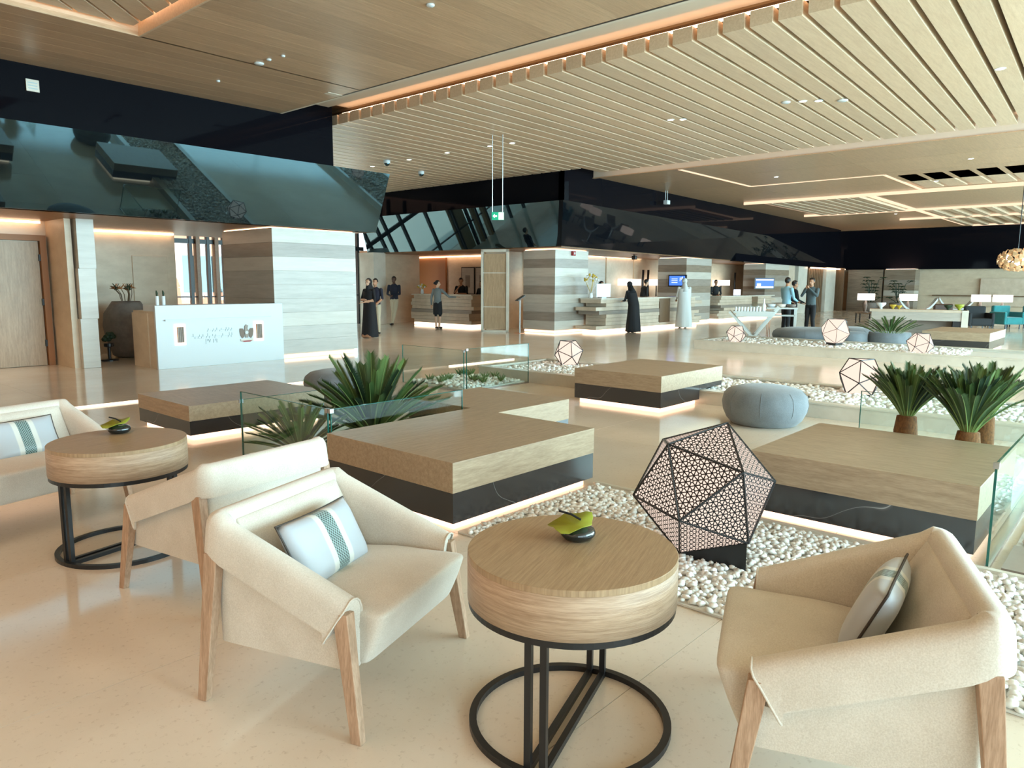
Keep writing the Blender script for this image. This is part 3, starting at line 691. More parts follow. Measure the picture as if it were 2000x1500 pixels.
def lantern(label, loc, Rr, a, ew, pattern=False, foot=.05, turn=None):
    t = thing('lantern', label, 'lantern', loc); V, ed, fs = ico_verts(Rr, a); zc = foot + .7947 * Rr
    if turn: V = [Vector(p) - Vector(loc) for p in turn]; ctr = sum(V, Vector()) / 12; e_ = min((V[0] - V[i]).length for i in range(1, 12)) * 1.1; ed = [(i, j) for i in range(12) for j in range(i + 1, 12) if (V[i] - V[j]).length < e_]; es = set(ed); fs = [(i, j, k) for i, j in ed for k in range(j + 1, 12) if (i, k) in es and (j, k) in es]
    else: V = [v + Vector((0, 0, zc)) for v in V]; ctr = Vector((0, 0, zc))
    bm = bmesh.new(); vv = [bm.verts.new(ctr + (v - ctr) * .985) for v in V]
    for f in fs: bm.faces.new([vv[i] for i in f])
    fin('diffuser', bm, m_lantern, t)
    for i, j in ed:
        bm = bmesh.new(); bar(bm, V[i], V[j], ew); fin('frame_bar', bm, m_blackm, t)
    if pattern:
        for f in fs:
            A, B, C = (V[i] for i in f); n = (B - A).cross(C - A).normalized()
            if n.dot((A + B + C) / 3 - ctr) < 0: n = -n
            if n.z < -.8: continue
            bm = bmesh.new(); lattice_face(bm, A, B, C, n, .054, .0062); fin('lattice_panel', bm, m_blackm, t)
    lo = sorted(range(12), key=lambda i: V[i].z)[:3]; bm = bmesh.new()
    lo_ = [bm.verts.new((V[i].x * .97, V[i].y * .97, 0)) for i in lo]; hi_ = [bm.verts.new((V[i].x * .97, V[i].y * .97, V[i].z + .002)) for i in lo]
    bm.faces.new(lo_[::-1]); bm.faces.new(hi_); [bm.faces.new((lo_[q], lo_[(q + 1) % 3], hi_[(q + 1) % 3], hi_[q])) for q in range(3)]; fin('base_plinth', bm, m_blackm, t)
    return t
lantern('large geometric lantern with honeycomb lattice on the near pebbles', (3.722, 1.842, .022), .402, -.032, .009, True, .075,
    turn=((3.453, 1.93, .689), (3.824, 1.769, .775), (3.795, 2.155, .629), (3.538, 1.539, .586), (4.09, 1.902, .489), (3.49, 2.162, .35), (3.332, 1.782, .323), (3.932, 1.522, .462), (3.884, 2.145, .226), (3.627, 1.529, .183), (3.969, 1.754, .123), (3.598, 1.915, .037)))
lantern('glowing geometric lantern on pebbles behind the succulent bed', (10.06, 7.61, .10), .258, -.173, .011)
lantern('glowing geometric lantern between the grey pouf and the right palms', (10.05, 2.855, .085), .285, 1.29, .011)
lantern('glowing geometric lantern below the white V-legged table', (16.5, 7.52, .135), .235, 1.272, .010)
lantern('unlit-looking pale geometric lantern beside the long grey pouf', (17.1, 5.45, .195), .335, .4, .008)
lantern('glowing geometric lantern in front of the grey plant pot', (16.6, 3.62, .10), .262, .9, .009)

# ================================================================== PALMS
def frond_mesh(name, L, curve, wid, nl, dark):
    bm = bmesh.new(); pts = []
    for i in range(9):
        s = i / 8; pts.append(Vector((L * (s - .0 * s * s) * sin(curve * s * .5) * 1.0, 0, L * s * cos(curve * s * .45))))
    tube(bm, pts, [.009 - .0075 * i / 8 for i in range(9)], 5, mi=1)
    for i in range(nl):
        s = .16 + .84 * i / nl; k = min(int(s * 8), 7); p = pts[k].lerp(pts[k + 1], s * 8 - k); d = (pts[k + 1] - pts[k]).normalized()
        nrm = Vector((d.z, 0, -d.x)); ll = wid * min(1, s * 2.4) ** .7 * (1 if s < .86 else .55 + .45 * (1 - s) / .14) * random.uniform(.86, 1.08)
        for sg in (1, -1):
            tip = p + (Vector((0, sg, 0)) * .60 + d * .80 + nrm * -.25).normalized() * ll
            w = d * .0058; f = bm.faces.new([bm.verts.new(q) for q in (p - w, p + w, tip)]); f.material_index = 0
    me = bpy.data.meshes.new(name); bm.to_mesh(me); bm.free(); me.materials.append(dark); me.materials.append(m_stem); return me
FR = [frond_mesh('frond', .62, c, w, 84, m) for c, w, m in ((.35, .085, m_green), (.6, .09, m_green), (.22, .08, m_green2), (.45, .085, m_greend))]
def palm(label, loc, trunk_h, trunk_r, n, fl, spread, tilt0=.06, group=None):
    t = thing('sago_palm', label, 'palm', loc); bm = bmesh.new()
    lathe(bm, [(trunk_r * .8, 0), (trunk_r * 1.05, trunk_h * .25), (trunk_r, trunk_h * .6), (trunk_r * .85, trunk_h), (0, trunk_h + .02)], 14)
    for v in bm.verts: v.co.xy *= 1 + random.uniform(-.06, .06)
    tr_ = fin('trunk', bm, m_trunk, t, smooth=True)
    for i in range(n):
        a = i * 2.39996; s = (i + .5) / n; tl = tilt0 + spread * s ** .8
        o = bpy.data.objects.new('frond', FR[random.randrange(4)]); COL.objects.link(o); o.parent = t
        k = fl / .62 * random.uniform(.88, 1.08); o.scale = (k, k, k)
        o.location = (trunk_r * .4 * cos(a), trunk_r * .4 * sin(a), trunk_h - .01); o.rotation_euler = (0, tl, a)
    return t
palm('sago palm with a rust-brown trunk nearest the grey pouf', (6.45, 1.46, .20), .30, .085, 66, .43, .52)
palm('widest sago palm, at the right end of the right bench', (6.22, .99, .20), .27, .090, 76, .47, .50)
palm('sago palm half hidden behind the widest right palm', (6.72, .96, .20), .32, .07, 44, .43, .45)
palm('large dark sago palm behind the middle bench glass', (4.15, 5.42, .02), .10, .07, 60, .78, .95, .05)
palm('small low sago palm left of the large dark one, seen through glass', (3.43, 5.50, .02), .05, .05, 44, .50, 1.0, .10)

# ================================================================== ARMCHAIRS
def arm_profile(zt):
    return [(-.055, .23), (-.062, zt - .12), (-.060, zt - .045), (-.050, zt - .020), (-.034, zt - .006), (-.014, zt), (.008, zt - .002), (.024, zt - .012), (.034, zt - .030),
            (.039, zt - .060), (.047, zt - .142), (.046, zt - .150), (.036, zt - .152), (.022, zt - .120), (.010, zt - .120), (.004, zt - .16), (.0, .225)]
CD0, CD1 = -.306, .293
def shell_mesh(CW=.365):
    bm = bmesh.new(); st = []
    def Zt(y): return .484 + (.717 - .484) * (y - CD0) / (CD1 - CD0)
    N1 = Vector((-1, 0)); N2 = Vector((0, 1)); N3 = Vector((1, 0)); ys = [CD0, CD0 + .09, -.1, .1, CD1 - .07]
    for y in ys: st.append(((-CW, y), N1, Zt(y), y == CD0))
    for sx in (-1, 1):
        arc = []
        for k in range(1, 6):
            a = PI - k * PI / 2 / 6; c = (-CW + .045, CD1 - .045); nn = Vector((cos(a), sin(a)))
            arc.append(((c[0] + .045 * nn.x, c[1] + .045 * nn.y), nn, .717, False))
        if sx < 0: st += arc; st += [((xx, CD1), N2, .717, False) for xx in (-CW + .08, -.3 * CW, .3 * CW, CW - .08)]
        else: st += [((-p[0], p[1]), Vector((-n.x, n.y)), z, f) for p, n, z, f in arc[::-1]]
    for y in ys[::-1]: st.append(((CW, y), N3, Zt(y), y == CD0))
    rings = []
    for (p, n, zt, fr) in st:
        ring = []
        for i, (o, z) in enumerate(arm_profile(zt)):
            q = Vector((p[0] + n.x * o, p[1] + n.y * o, z))
            if fr: q.y += {8: .008, 9: .03, 10: .082, 11: .088, 12: .088, 13: .06, 14: .02}.get(i, 0)
            ring.append(bm.verts.new(q))
        rings.append(ring)
    m = len(rings[0])
    for a, b in zip(rings, rings[1:]):
        for i in range(m): bm.faces.new((a[i], a[(i + 1) % m], b[(i + 1) % m], b[i]))
    bm.faces.new(rings[0]); bm.faces.new(rings[-1]); return bm
def seat_mesh(CW=.365):
    bm = bmesh.new(); box(bm, -.272, .272, -.415, .25, .225, .43)
    bmesh.ops.subdivide_edges(bm, edges=bm.edges[:], cuts=6, use_grid_fill=True)
    for v in bm.verts:
        x, y, z = v.co; f = max(0, min(1, (-.28 - y) / .10)); t_ = max(0, min(1, (z - .225) / .205))
        if z > .30: v.co.z -= .05 * max(0, (y + .1) / .37) * t_
        v.co.z += .020 * t_ * max(0, 1 - (x / .272) ** 4) * max(0, 1 - ((y + .12) / .36) ** 2)
        v.co.y += f * .085 * (1 - t_)
        v.co.x *= 1 + f * .10
        if y < -.38: v.co.y -= .012 * sin(PI * t_) * (1 - (x / .30) ** 4)
    for v in bm.verts: v.co.x *= (CW - .063) / .272
    return bm
def back_mesh(CW=.365):
    bm = bmesh.new(); hexa(bm, [(-.270, .07, .40), (.270, .07, .40), (.270, .25, .40), (-.270, .25, .40), (-.274, .230, .680), (.274, .230, .680), (.274, .28, .680), (-.274, .28, .680)])
    bmesh.ops.subdivide_edges(bm, edges=bm.edges[:], cuts=6, use_grid_fill=True)
    for v in bm.verts: v.co.y -= .016 * (1 - (v.co.x / .272) ** 2) * max(0, 1 - ((v.co.z - .55) / .16) ** 2) * (1 if v.co.y < .24 else 0)
    for v in bm.verts: v.co.x *= (CW - .063) / .272
    return bm
def make_chair(label, W_=.365, name='armchair'):
    t = thing(name, label, name, group='cream armchairs in the lounge' if name == 'armchair' else None); k_ = W_ - .365
    s = fin('upholstered_shell', shell_mesh(W_), m_fab, t, smooth=True); b = s.modifiers.new('edge', 'EDGE_SPLIT'); b.split_angle = R(50)
    e = fin('seat', seat_mesh(W_), m_fab, t, smooth=True); e.modifiers.new('subsurf', 'SUBSURF').levels = 2
    fin('back_cushion', back_mesh(W_), m_fab, t, smooth=True, bevel=.012, seg=3).modifiers['bevel'].angle_limit = R(60)
    for sx in (-1, 1):
        for top, bot, w0, w1 in (((sx * .379, -.284, .445), (sx * .407, -.352, 0), .050, .034), ((sx * .386, .265, .575), (sx * .405, .330, 0), .050, .034)):
            bm = bmesh.new(); p = []
            for c, w in ((bot, w1), (top, w0)):
                c = (c[0] + sx * k_, c[1], c[2]); p += [(c[0] - .45 * w, c[1] - w * .6, c[2]), (c[0] + .45 * w, c[1] - w * .6, c[2]), (c[0] + .45 * w, c[1] + w * .6, c[2]), (c[0] - .45 * w, c[1] + w * .6, c[2])]
            hexa(bm, p); fin('leg', bm, m_leg, t, bevel=.003)
    for sx in (-1, 1):
        pts = []
        for i, (o, z) in enumerate(arm_profile(.484)[:13]):
            pts.append((sx * (W_ + o), CD0 - .002 + {8: .008, 9: .03, 10: .082, 11: .088, 12: .088}.get(i, 0), z))
        bm = bmesh.new(); tube(bm, pts, .0038, 6); fin('piping', bm, m_fab, t, smooth=True)
    return t
ch = make_chair('cream armchair in front, left of the near round table')
ch.location = (1.636, 2.367, 0); ch.rotation_euler.z = R(19.2)
dup(ch, (2.371, .632, 0), R(201.8), 'cream armchair cut off by the bottom right corner')
dup(ch, (1.808, 3.561, 0), R(190.6), 'cream armchair seen from behind, between the two round tables')
sf = make_chair('cream two-seat sofa cut off by the left edge', .65, 'sofa'); sf.location = (1.154, 5.374, 0); sf.rotation_euler.z = R(14)
# pillows
def pillow(label, loc, rot, w=.46, h=.27):
    bm = bmesh.new(); n = 14; P = {}
    for s in (1, -1):
        for i in range(n + 1):
            for j in range(n + 1):
                u_, v_ = 2 * i / n - 1, 2 * j / n - 1
                pin = 1 - .07 * (1 - abs(v_)) * abs(u_) ** 4 * 0
                d = max(0, (1 - u_ ** 4)) ** .5 * max(0, (1 - v_ ** 4)) ** .5 * .055
                key = (i, j, s if 0 < i < n and 0 < j < n else 0)
                if key not in P:
                    ex = 1 - .045 * (1 - v_ * v_) * abs(u_); ez = 1 - .05 * (1 - u_ * u_) * abs(v_)
                    P[key] = bm.verts.new((u_ * w / 2 * ex, s * d if key[2] else 0, v_ * h / 2 * ez))
        g = lambda i, j: P[(i, j, s if 0 < i < n and 0 < j < n else 0)]
        for i in range(n):
            for j in range(n): bm.faces.new((g(i, j), g(i + 1, j), g(i + 1, j + 1), g(i, j + 1)))
    o = fin('pillow', bm, m_pillow, smooth=True); o.location = loc; o.rotation_euler = rot; tag(o, label, 'pillow', 'striped lumbar pillows on the lounge seats')
    bm = bmesh.new(); e = []
    for k in range(48):
        s = k / 12; q = int(s); f = s - q; a = -1 + 2 * f
        u_, v_ = ((a, -1), (1, a), (-a, 1), (-1, -a))[q]
        e.append((u_ * w / 2 * (1 - .045 * (1 - v_ * v_)), 0, v_ * h / 2 * (1 - .05 * (1 - u_ * u_))))
    tube(bm, e, .004, 6, closed=True); fin('piping', bm, m_piping, o, smooth=True); return o
def on_chair(cx, cy, rz, lx, ly, z, tilt, label, roll=0.0, yaw=0.0):
    c, s = cos(rz), sin(rz); m = Matrix.Rotation(rz + yaw, 4, 'Z') @ Matrix.Rotation(tilt, 4, 'X') @ Matrix.Rotation(roll, 4, 'Y')
    pillow(label, (cx + c * lx - s * ly, cy + s * lx + c * ly, z), m.to_euler())
on_chair(1.636, 2.367, R(19.2), -.06, .02, .540, R(-28), 'silver striped pillow on the front left armchair', R(2), R(5))
on_chair(2.371, .632, R(201.8), .0, .05, .545, R(-24), 'striped pillow on the armchair in the bottom right corner', R(-3), R(-16))
on_chair(1.46, 5.45, R(14), -.075, .055, .525, R(-26), 'silver striped pillow on the sofa at the left edge', 0, R(2))

# ================================================================== ROUND TABLES
def round_table(label, loc, rz, z=.642):
    t = thing('side_table', label, 'side table', loc, rz, 'round drum side tables'); r = .362
    bm = bmesh.new(); lathe(bm, [(r, z - .165), (r, z - .022), (r - .003, z - .020)], 96); fin('drum', bm, m_table, t).data.polygons.foreach_set('use_smooth', [True] * (96 * 2 + 2))
    bm = bmesh.new(); lathe(bm, [(r - .001, z - .020), (r - .001, z - .002), (r - .003, z)], 96); fin('table_top', bm, m_tabletop, t)
    def ring(name, rr, z0, z1, w):
        bm = bmesh.new(); n = 72; q = []
        for k in range(n):
            a = 2 * PI * k / n; q.append([bm.verts.new((x * cos(a), x * sin(a), zz)) for x, zz in ((rr - w / 2, z0), (rr + w / 2, z0), (rr + w / 2, z1), (rr - w / 2, z1))])
        for k in range(n):
            a, b = q[k], q[(k + 1) % n]
            for i in range(4): bm.faces.new((a[i], a[(i + 1) % 4], b[(i + 1) % 4], b[i]))
        fin(name, bm, m_blackm, t)
    ring('upper_ring', r - .016, z - .188, z - .165, .026); ring('base_ring', .345, 0, .022, .026)
    for sx in (-1, 1):
        for sy in (-1, 1): obox('upright', sx * .325 - .011, sx * .325 + .011, sy * .026 - .011, sy * .026 + .011, .02, z - .186, m_blackm, t)
    for sy in (-1, 1): obox('floor_bar', -.325, .325, sy * .026 - .011, sy * .026 + .011, 0, .022, m_blackm, t)
    return t
round_table('near round limed-oak side table on a black ring base', (1.955, 1.452, 0), R(18))
round_table('farther round side table in front of the sofa at the left edge', (1.583, 4.44, 0), R(12))
def vase(label, loc, rz):
    t = thing('leaf_bowl', label, 'bowl', loc, rz, 'black glass bowls with a green leaf'); bm = bmesh.new()
    lathe(bm, [(.028, 0), (.05, .004), (.062, .018), (.064, .028), (.056, .042), (.036, .05), (.018, .051), (.016, .046), (0, .044)], 32); fin('bowl', bm, m_vase, t, smooth=True)
    bm = bmesh.new(); n = 20; c = bm.verts.new((-.012, 0, .052)); rim = []
    for k in range(n):
        a = 2 * PI * k / n; r_ = .076 * (1 + .08 * sin(5 * a)) * (1 - .3 * max(0, cos(a - 2.0)) ** 8)
        rim.append(bm.verts.new((-.025 + r_ * cos(a) * 1.05, r_ * sin(a), .066 + .016 * cos(a - .6) + .007 * sin(4 * a))))
    for k in range(n): bm.faces.new((c, rim[k], rim[(k + 1) % n]))
    o = fin('leaf', bm, m_leaf, t, smooth=True); s_ = o.modifiers.new('solid', 'SOLIDIFY'); s_.thickness = .002
    bm = bmesh.new(); tube(bm, [(.01, 0, .07), (-.02, .02, .085), (-.06, .045, .092)], .004, 6); fin('stem', bm, m_cblack, t)
vase('black glass bowl with a lime leaf on the near round table', (2.04, 1.49, .642), R(-40))
vase('black glass bowl with a lime leaf on the farther round table', (1.66, 4.63, .642), R(-30))
# poufs
def pouf(label, loc, r, h, n=48):
    t = thing('pouf', label, 'pouf', loc); bm = bmesh.new()
    lathe(bm, [(r * .66, 0), (r * .76, .006), (r * .88, h * .14), (r * .97, h * .36), (r, h * .55), (r * .96, h * .76), (r * .84, h * .90), (r * .6, h * .975), (r * .3, h), (0, h)], n)
    fin('cushion', bm, m_pouf, t, smooth=True)
    for k in range(8):
        a = k * PI / 4 + .3; bm = bmesh.new()
        tube(bm, [(q * 1.002 * cos(a), q * 1.002 * sin(a), z) for q, z in ((r * .72, .006), (r * .86, h * .14), (r * .97, h * .36), (r, h * .55), (r * .96, h * .76), (r * .84, h * .90))], .003, 5); fin('seam', bm, m_pouf, t)
    return t
pouf('round grey-blue wool pouf beside the raised pebble planter', (7.93, 3.24, 0), .462, .425)
pouf('grey pouf half hidden behind the large dark sago palm', (5.9, 8.35, 0), .52, .36)
pouf('wide grey pouf behind the far planter, below the two standing men', (19.25, 6.85, 0), .85, .44)
pouf('second grey pouf beside the pale lantern', (20.75, 6.35, 0), .7, .42)

# ================================================================== INFORMATION DESK (white)
t = thing('information_desk', 'white illuminated information desk with a crest, in front of the pillar', 'desk', (6.67, 13.15, 0))
obox('front_panel', -1.24, 1.24, 0, .06, 0, 1.125, m_white, t, bevel=.004)
obox('body', -1.22, 1.22, .06, 1.0, 0, 1.02, m_wallb, t); obox('side_step', -1.24, -1.0, .35, 1.02, 0, .98, m_wallb, t)
obox('worktop', -1.24, 1.24, .05, .5, 1.02, 1.125, m_white, t)
obox('relief_line', -1.09, .97, -.05, 0, .85, .875, m_white, t)
for xx, nm in ((-.83, 'a'), (.70, 'b')):
    l_ = obox('wall_lamp', xx - .055, xx + .055, -.05, -.01, .46, .735, m_gold, t)
    for k in range(4): obox('louvre', xx - .055 + k * .03, xx - .045 + k * .03, -.056, -.05, .46, .735, m_bands[1], l_)
    obox('halo', xx - .10, xx + .10, -.009, -.003, .41, .785, m_ledw, l_)
# crest: a bird with spread wings above a ribbon
em = bpy.data.objects.new('crest', None); COL.objects.link(em); em.parent = t; em.location = (.445, 0, .56)
def plate(name, pts, y0, y1, mat, par):
    bm = bmesh.new(); a = [bm.verts.new((x, y0, z)) for x, z in pts]; b = [bm.verts.new((x, y1, z)) for x, z in pts]; n = len(pts)
    bm.faces.new(a); bm.faces.new(b[::-1])
    for i in range(n): bm.faces.new((a[i], b[i], b[(i + 1) % n], a[(i + 1) % n]))
    return fin(name, bm, mat, par)
plate('bird_body', [(-.025, -.08), (.025, -.08), (.045, .03), (.02, .10), (.035, .15), (-.005, .175), (-.035, .14), (-.045, .03)], -.018, -.004, m_bands[3], em)
for sx in (-1, 1):
    plate('wing', [(sx * .04, .05), (sx * .08, .10), (sx * .135, .10), (sx * .14, .04), (sx * .125, -.04), (sx * .09, -.09), (sx * .05, -.06)], -.014, -.004, m_gold, em)
plate('shield', [(.03 * cos(k * PI / 8), .02 + .03 * sin(k * PI / 8)) for k in range(16)], -.022, -.018, m_white, em)
plate('ribbon', [(-.13, -.10), (.13, -.10), (.12, -.145), (.06, -.165), (-.06, -.165), (-.12, -.145)], -.018, -.004, m_curb, em)
plate('ribbon_stripe', [(-.115, -.135), (.115, -.135), (.06, -.16), (-.06, -.16)], -.022, -.018, m_red, em)
# three faint lines of script, strokes as on the desk
rs = random.Random(4)
for (x0, x1, zc, hgt) in ((-.30, .17, .655, .05), (-.58, .17, .545, .06)):
    bm = bmesh.new(); x = x1
    while x > x0:
        w = rs.uniform(.03, .075); 
        bar(bm, (x, -.003, zc), (x - w, -.003, zc + rs.uniform(-.006, .006)), .012, .003)
        if rs.random() < .6: bar(bm, (x - w * .5, -.003, zc), (x - w * .5, -.003, zc + hgt * rs.uniform(.5, 1)), .011, .003)
        if rs.random() < .4: bar(bm, (x - w * .8, -.003, zc), (x - w, -.003, zc - hgt * .6), .010, .003)
        if rs.random() < .5: bar(bm, (x - w * .4, -.003, zc - .035), (x - w * .4 - .012, -.003, zc - .035), .010, .003)
        x -= w + rs.choice((0, 0, .02))
    fin('script_line', bm, m_grey, t)
bm = bmesh.new()
for gx, segs in ((-.36, ((0, .06, 0, -.03), (0, .06, .035, .06), (.035, .06, .035, .03), (.035, .03, 0, .03))), (-.29, ((-.02, .06, 0, 0), (0, 0, .02, .06))), (-.22, ((0, .06, 0, -.01),)), (-.16, ((.01, .06, .01, -.01), (.01, .06, -.02, .06), (-.02, .06, -.02, .03), (-.02, .03, .01, .03)))):
    for a in segs: bar(bm, (gx + a[0], -.003, .43 + a[1]), (gx + a[2], -.003, .43 + a[3]), .011, .003)
fin('script_date', bm, m_grey, t)
for xx, yy, lb in ((5.57, 13.38, 'left'), (5.70, 13.42, 'right')):
    c = thing('bud_vase', 'slim white cylinder with a dark tuft, %s of the two on the desk' % ('outer' if lb == 'left' else 'inner'), 'vase', (xx, yy, 1.125))
    bm = bmesh.new(); lathe(bm, [(.028, 0), (.03, .004), (.03, .16), (.024, .162)], 16); fin('cylinder', bm, m_cyl, c, smooth=True)
    bm = bmesh.new(); tube(bm, [(0, 0, .15), (.004, 0, .21), (-.004, .004, .26)], [.012, .02, .008], 7); fin('tuft', bm, m_greend, c, smooth=True)
# urn with branches, small flower stand
t = thing('clay_urn', 'huge clay urn with dried blossoms beside the stepped pillar', 'urn', (5.98, 15.85, 0))
bm = bmesh.new(); lathe(bm, [(.20, 0), (.30, .05), (.40, .35), (.45, .65), (.42, .90), (.30, 1.08), (.26, 1.14), (.24, 1.13), (.28, 1.05), (0, .95)], 40); fin('vessel', bm, m_clay, t, smooth=True)
for k in range(9):
    a = k * 2.4; bm = bmesh.new(); r_ = .12 + .05 * (k % 4)
    tube(bm, [(.05 * cos(a), .05 * sin(a), 1.0), (r_ * .7 * cos(a), r_ * .7 * sin(a), 1.28), (r_ * cos(a) - .05, r_ * sin(a), 1.38 + .03 * (k % 3))], .008, 5); b_ = fin('branch', bm, m_darkw, t)
    bm = bmesh.new()
    for q in range(7):
        aa = q * 2.4 + k; tube(bm, [(r_ * cos(a) - .05, r_ * sin(a), 1.37 + .03 * (k % 3)), (r_ * cos(a) - .05 + .08 * cos(aa), r_ * sin(a) + .08 * sin(aa), 1.40 + .05 * (q % 3))], [.018, .003], 5)
    fin('blossom', bm, m_amber if k % 2 else m_greend, b_)
t = thing('flower_stand', 'small black stand with dark flowers in front of the urn', 'flower stand', (5.42, 15.35, 0))
bm = bmesh.new(); lathe(bm, [(.16, 0), (.16, .02), (.03, .04), (.03, .26), (.09, .28), (.09, .34), (0, .34)], 20); fin('stand', bm, m_blackm, t)
bm = bmesh.new()
for k in range(14): a = k * 2.4; ball(bm, (.10 * cos(a) * (k / 14) ** .5, .10 * sin(a) * (k / 14) ** .5, .42 + .05 * (k % 3)), .045, 8, 6)
fin('flower_head', bm, m_greend, t, smooth=True)

# ================================================================== COUNTERS AND RECEPTION FITTINGS
def counter(label, x0, x1, y0, y1, h, ends, along='x', dark=(0.55, 0.66)):
    t = thing('reception_counter', label, 'counter', ((x0 + x1) / 2, (y0 + y1) / 2, 0)); hx, hy = (x1 - x0) / 2, (y1 - y0) / 2; n = 8; dz = (h - .14) / n
    rn = random.Random(int(x0 * 10))
    for i in range(n):
        a, b = rn.choice(ends), rn.choice(ends); z0 = .10 + i * dz; jf = rn.choice((0, .012, .02))
        if along == 'x': obox('stone_course', -hx - a, hx + b, -hy + jf, hy, z0 + .004, z0 + dz, m_lime if i % 5 != 4 else m_bands[1], t, bevel=.003)
        else: obox('stone_course', -hx + jf, hx, -hy - a, hy + b, z0 + .004, z0 + dz, m_lime if i % 5 != 3 else m_bands[1], t, bevel=.003)
    obox('counter_top', -hx - .02, hx + .02, -hy - .02, hy, h - .04, h, m_curb, t)
    if along == 'x':
        q = -hx + 2 * hx * dark[0]; w = 2 * hx * (dark[1] - dark[0]); obox('bronze_panel', q, q + w, -hy - .012, -hy + .05, .2, h - .05, m_darkw, t)
    obox('base_light', -hx + .06, hx - .06, -hy + .05, hy - .05, .012, .09, m_ledw, t); return t
counter('stacked-stone concierge counter in the alcove, where the woman in a skirt stands', 17.9, 18.7, 17.75, 20.85, 1.13, (-.12, 0, .06, .1), 'y')
counter('first stacked-stone reception counter, between the alarm pillar and the man in white', 18.95, 25.4, 13.1, 13.9, 1.08, (-.3, 0, .1, .25))
counter('second stacked-stone reception counter, under the right wall screen', 28.5, 34.0, 13.7, 14.5, 1.04, (-.3, 0, .15, .3))
# pivoting screen door in a frame
t = thing('framed_door', 'tall free-standing framed timber door panel beside the concierge counter', 'door panel', (16.95, 15.76, 0), R(-60.3)); w = .44
for xx in (-w, w - .07): obox('jamb', xx, xx + .07, -.06, .06, 0, 2.58, m_curb, t)
obox('head_rail', -w, w, -.06, .06, 2.50, 2.58, m_curb, t); obox('foot_rail', -w, w, -.06, .06, 0, .06, m_curb, t)
obox('timber_panel', -w + .09, w - .09, -.02, .02, .1, 2.44, m_doorw, t); 
for zz in (.78, 1.84): obox('cross_rail', -w + .07, w - .07, -.035, .035, zz, zz + .025, m_curb, t)
t = thing('info_totem', 'thin post with a tilted black tablet beside the alarm pillar', 'kiosk', (17.1, 14.85, 0))
obox('post', -.015, .015, -.015, .015, .01, 1.02, m_white, t); obox('foot_plate', -.12, .12, -.12, .12, 0, .012, m_copper, t)
bm = bmesh.new(); bar(bm, (-.1, .05, 1.0), (.12, -.06, 1.16), .24, .02); fin('tablet', bm, m_blackm, t)
# screens
def tv(label, loc, rz, w, h, sx):
    t = thing('wall_screen', label, 'screen', loc, rz)
    obox('bezel', -w / 2, w / 2, -.06, 0, -h / 2, h / 2, m_blackm, t); d = obox('display', -w / 2 + .05, w / 2 - .05, -.063, -.06, -h / 2 + .045, h / 2 - .045, m_screen, t)
    if sx == 1:
        obox('logo_stroke', .12, .14, -.066, -.063, -.02, .12, m_screenw, d); obox('logo_stroke', .17, .19, -.066, -.063, .03, .13, m_screenw, d); obox('logo_stroke', .22, .24, -.066, -.063, .06, .15, m_screenw, d)
        for k in range(3): obox('text_line', -.24, .02, -.066, -.063, .06 - k * .07, .075 - k * .07, m_screenw, d)
    else:
        obox('banner', -w / 2 + .06, w / 2 - .06, -.066, -.063, h / 2 - .12, h / 2 - .06, m_screenw, d); obox('banner', -w / 2 + .06, w / 2 - .06, -.066, -.063, -h / 2 + .05, -h / 2 + .13, m_screenw, d); obox('banner', -w / 2 + .12, -.2, -.066, -.063, -.12, .0, m_screenw, d)
    return t
tv('blue wall screen on the pillar beside the man in white', (25.86, 14.28, 1.66), R(-90), .78, .46, 1)
tv('blue and white wall screen on the farther pillar', (34.15, 14.2, 1.58), R(0), 1.5, .5, 2) if False else tv('blue and white wall screen above the second counter', (34.1, 14.27, 1.57), R(-35), 1.05, .52, 2)
t = thing('fire_alarm', 'red fire alarm box on the striped pillar', 'alarm', (18.66, 14.0, 2.40)); obox('housing', -.08, .08, -.05, .02, 0, .14, m_red, t, bevel=.01); obox('lens', -.03, .03, -.065, -.05, .04, .10, m_white, t)
# bracket lamps and dark poles on the reception wall
for xx, lb in ((25.4, 'left lamp of the pair behind the first counter'), (27.5, 'right lamp of the pair behind the first counter'), (33.6, 'lamp behind the second counter')):
    t = thing('reception_lamp', 'long glowing lampshade, ' + lb, 'lamp', (xx, 16.2, 0)); obox('shade', -.62, .62, -.16, .16, 1.46, 1.72, m_lamp, t); obox('stem', -.02, .02, -.02, .02, .05, 1.46, m_blackm, t); obox('foot', -.15, .15, -.1, .1, 0, .05, m_blackm, t)
for xx, lb in ((26.25, 'left dark pole between the reception lamps'), (26.65, 'right dark pole between the reception lamps'), (34.9, 'dark pole left of the far receptionist')):
    t = thing('dark_pole', 'tall thin sculpture, ' + lb, 'sculpture', (xx, 16.1, 0)); bm = bmesh.new(); tube(bm, [(0, 0, 0), (.02, 0, 1.0), (-.02, 0, 1.6), (.01, 0, 2.1)], [.05, .06, .045, .05], 8); fin('pole', bm, m_blackm, t, smooth=True)
def picture(label, loc, rz, w, h):
    t = thing('wall_picture', label, 'picture', loc, rz); obox('frame', -w / 2, w / 2, -.03, 0, -h / 2, h / 2, m_blackm, t); obox('print', -w / 2 + .03, w / 2 - .03, -.035, -.03, -h / 2 + .03, h / 2 - .03, m_bands[0], t); obox('motif', -w * .18, w * .18, -.037, -.035, -h * .25, h * .2, m_bands[1], t)
picture('left black-framed picture in the concierge alcove', (20.46, 20.45, 1.62), R(-90), .72, 1.05); picture('right black-framed picture in the concierge alcove', (20.46, 19.68, 1.62), R(-90), .72, 1.05)
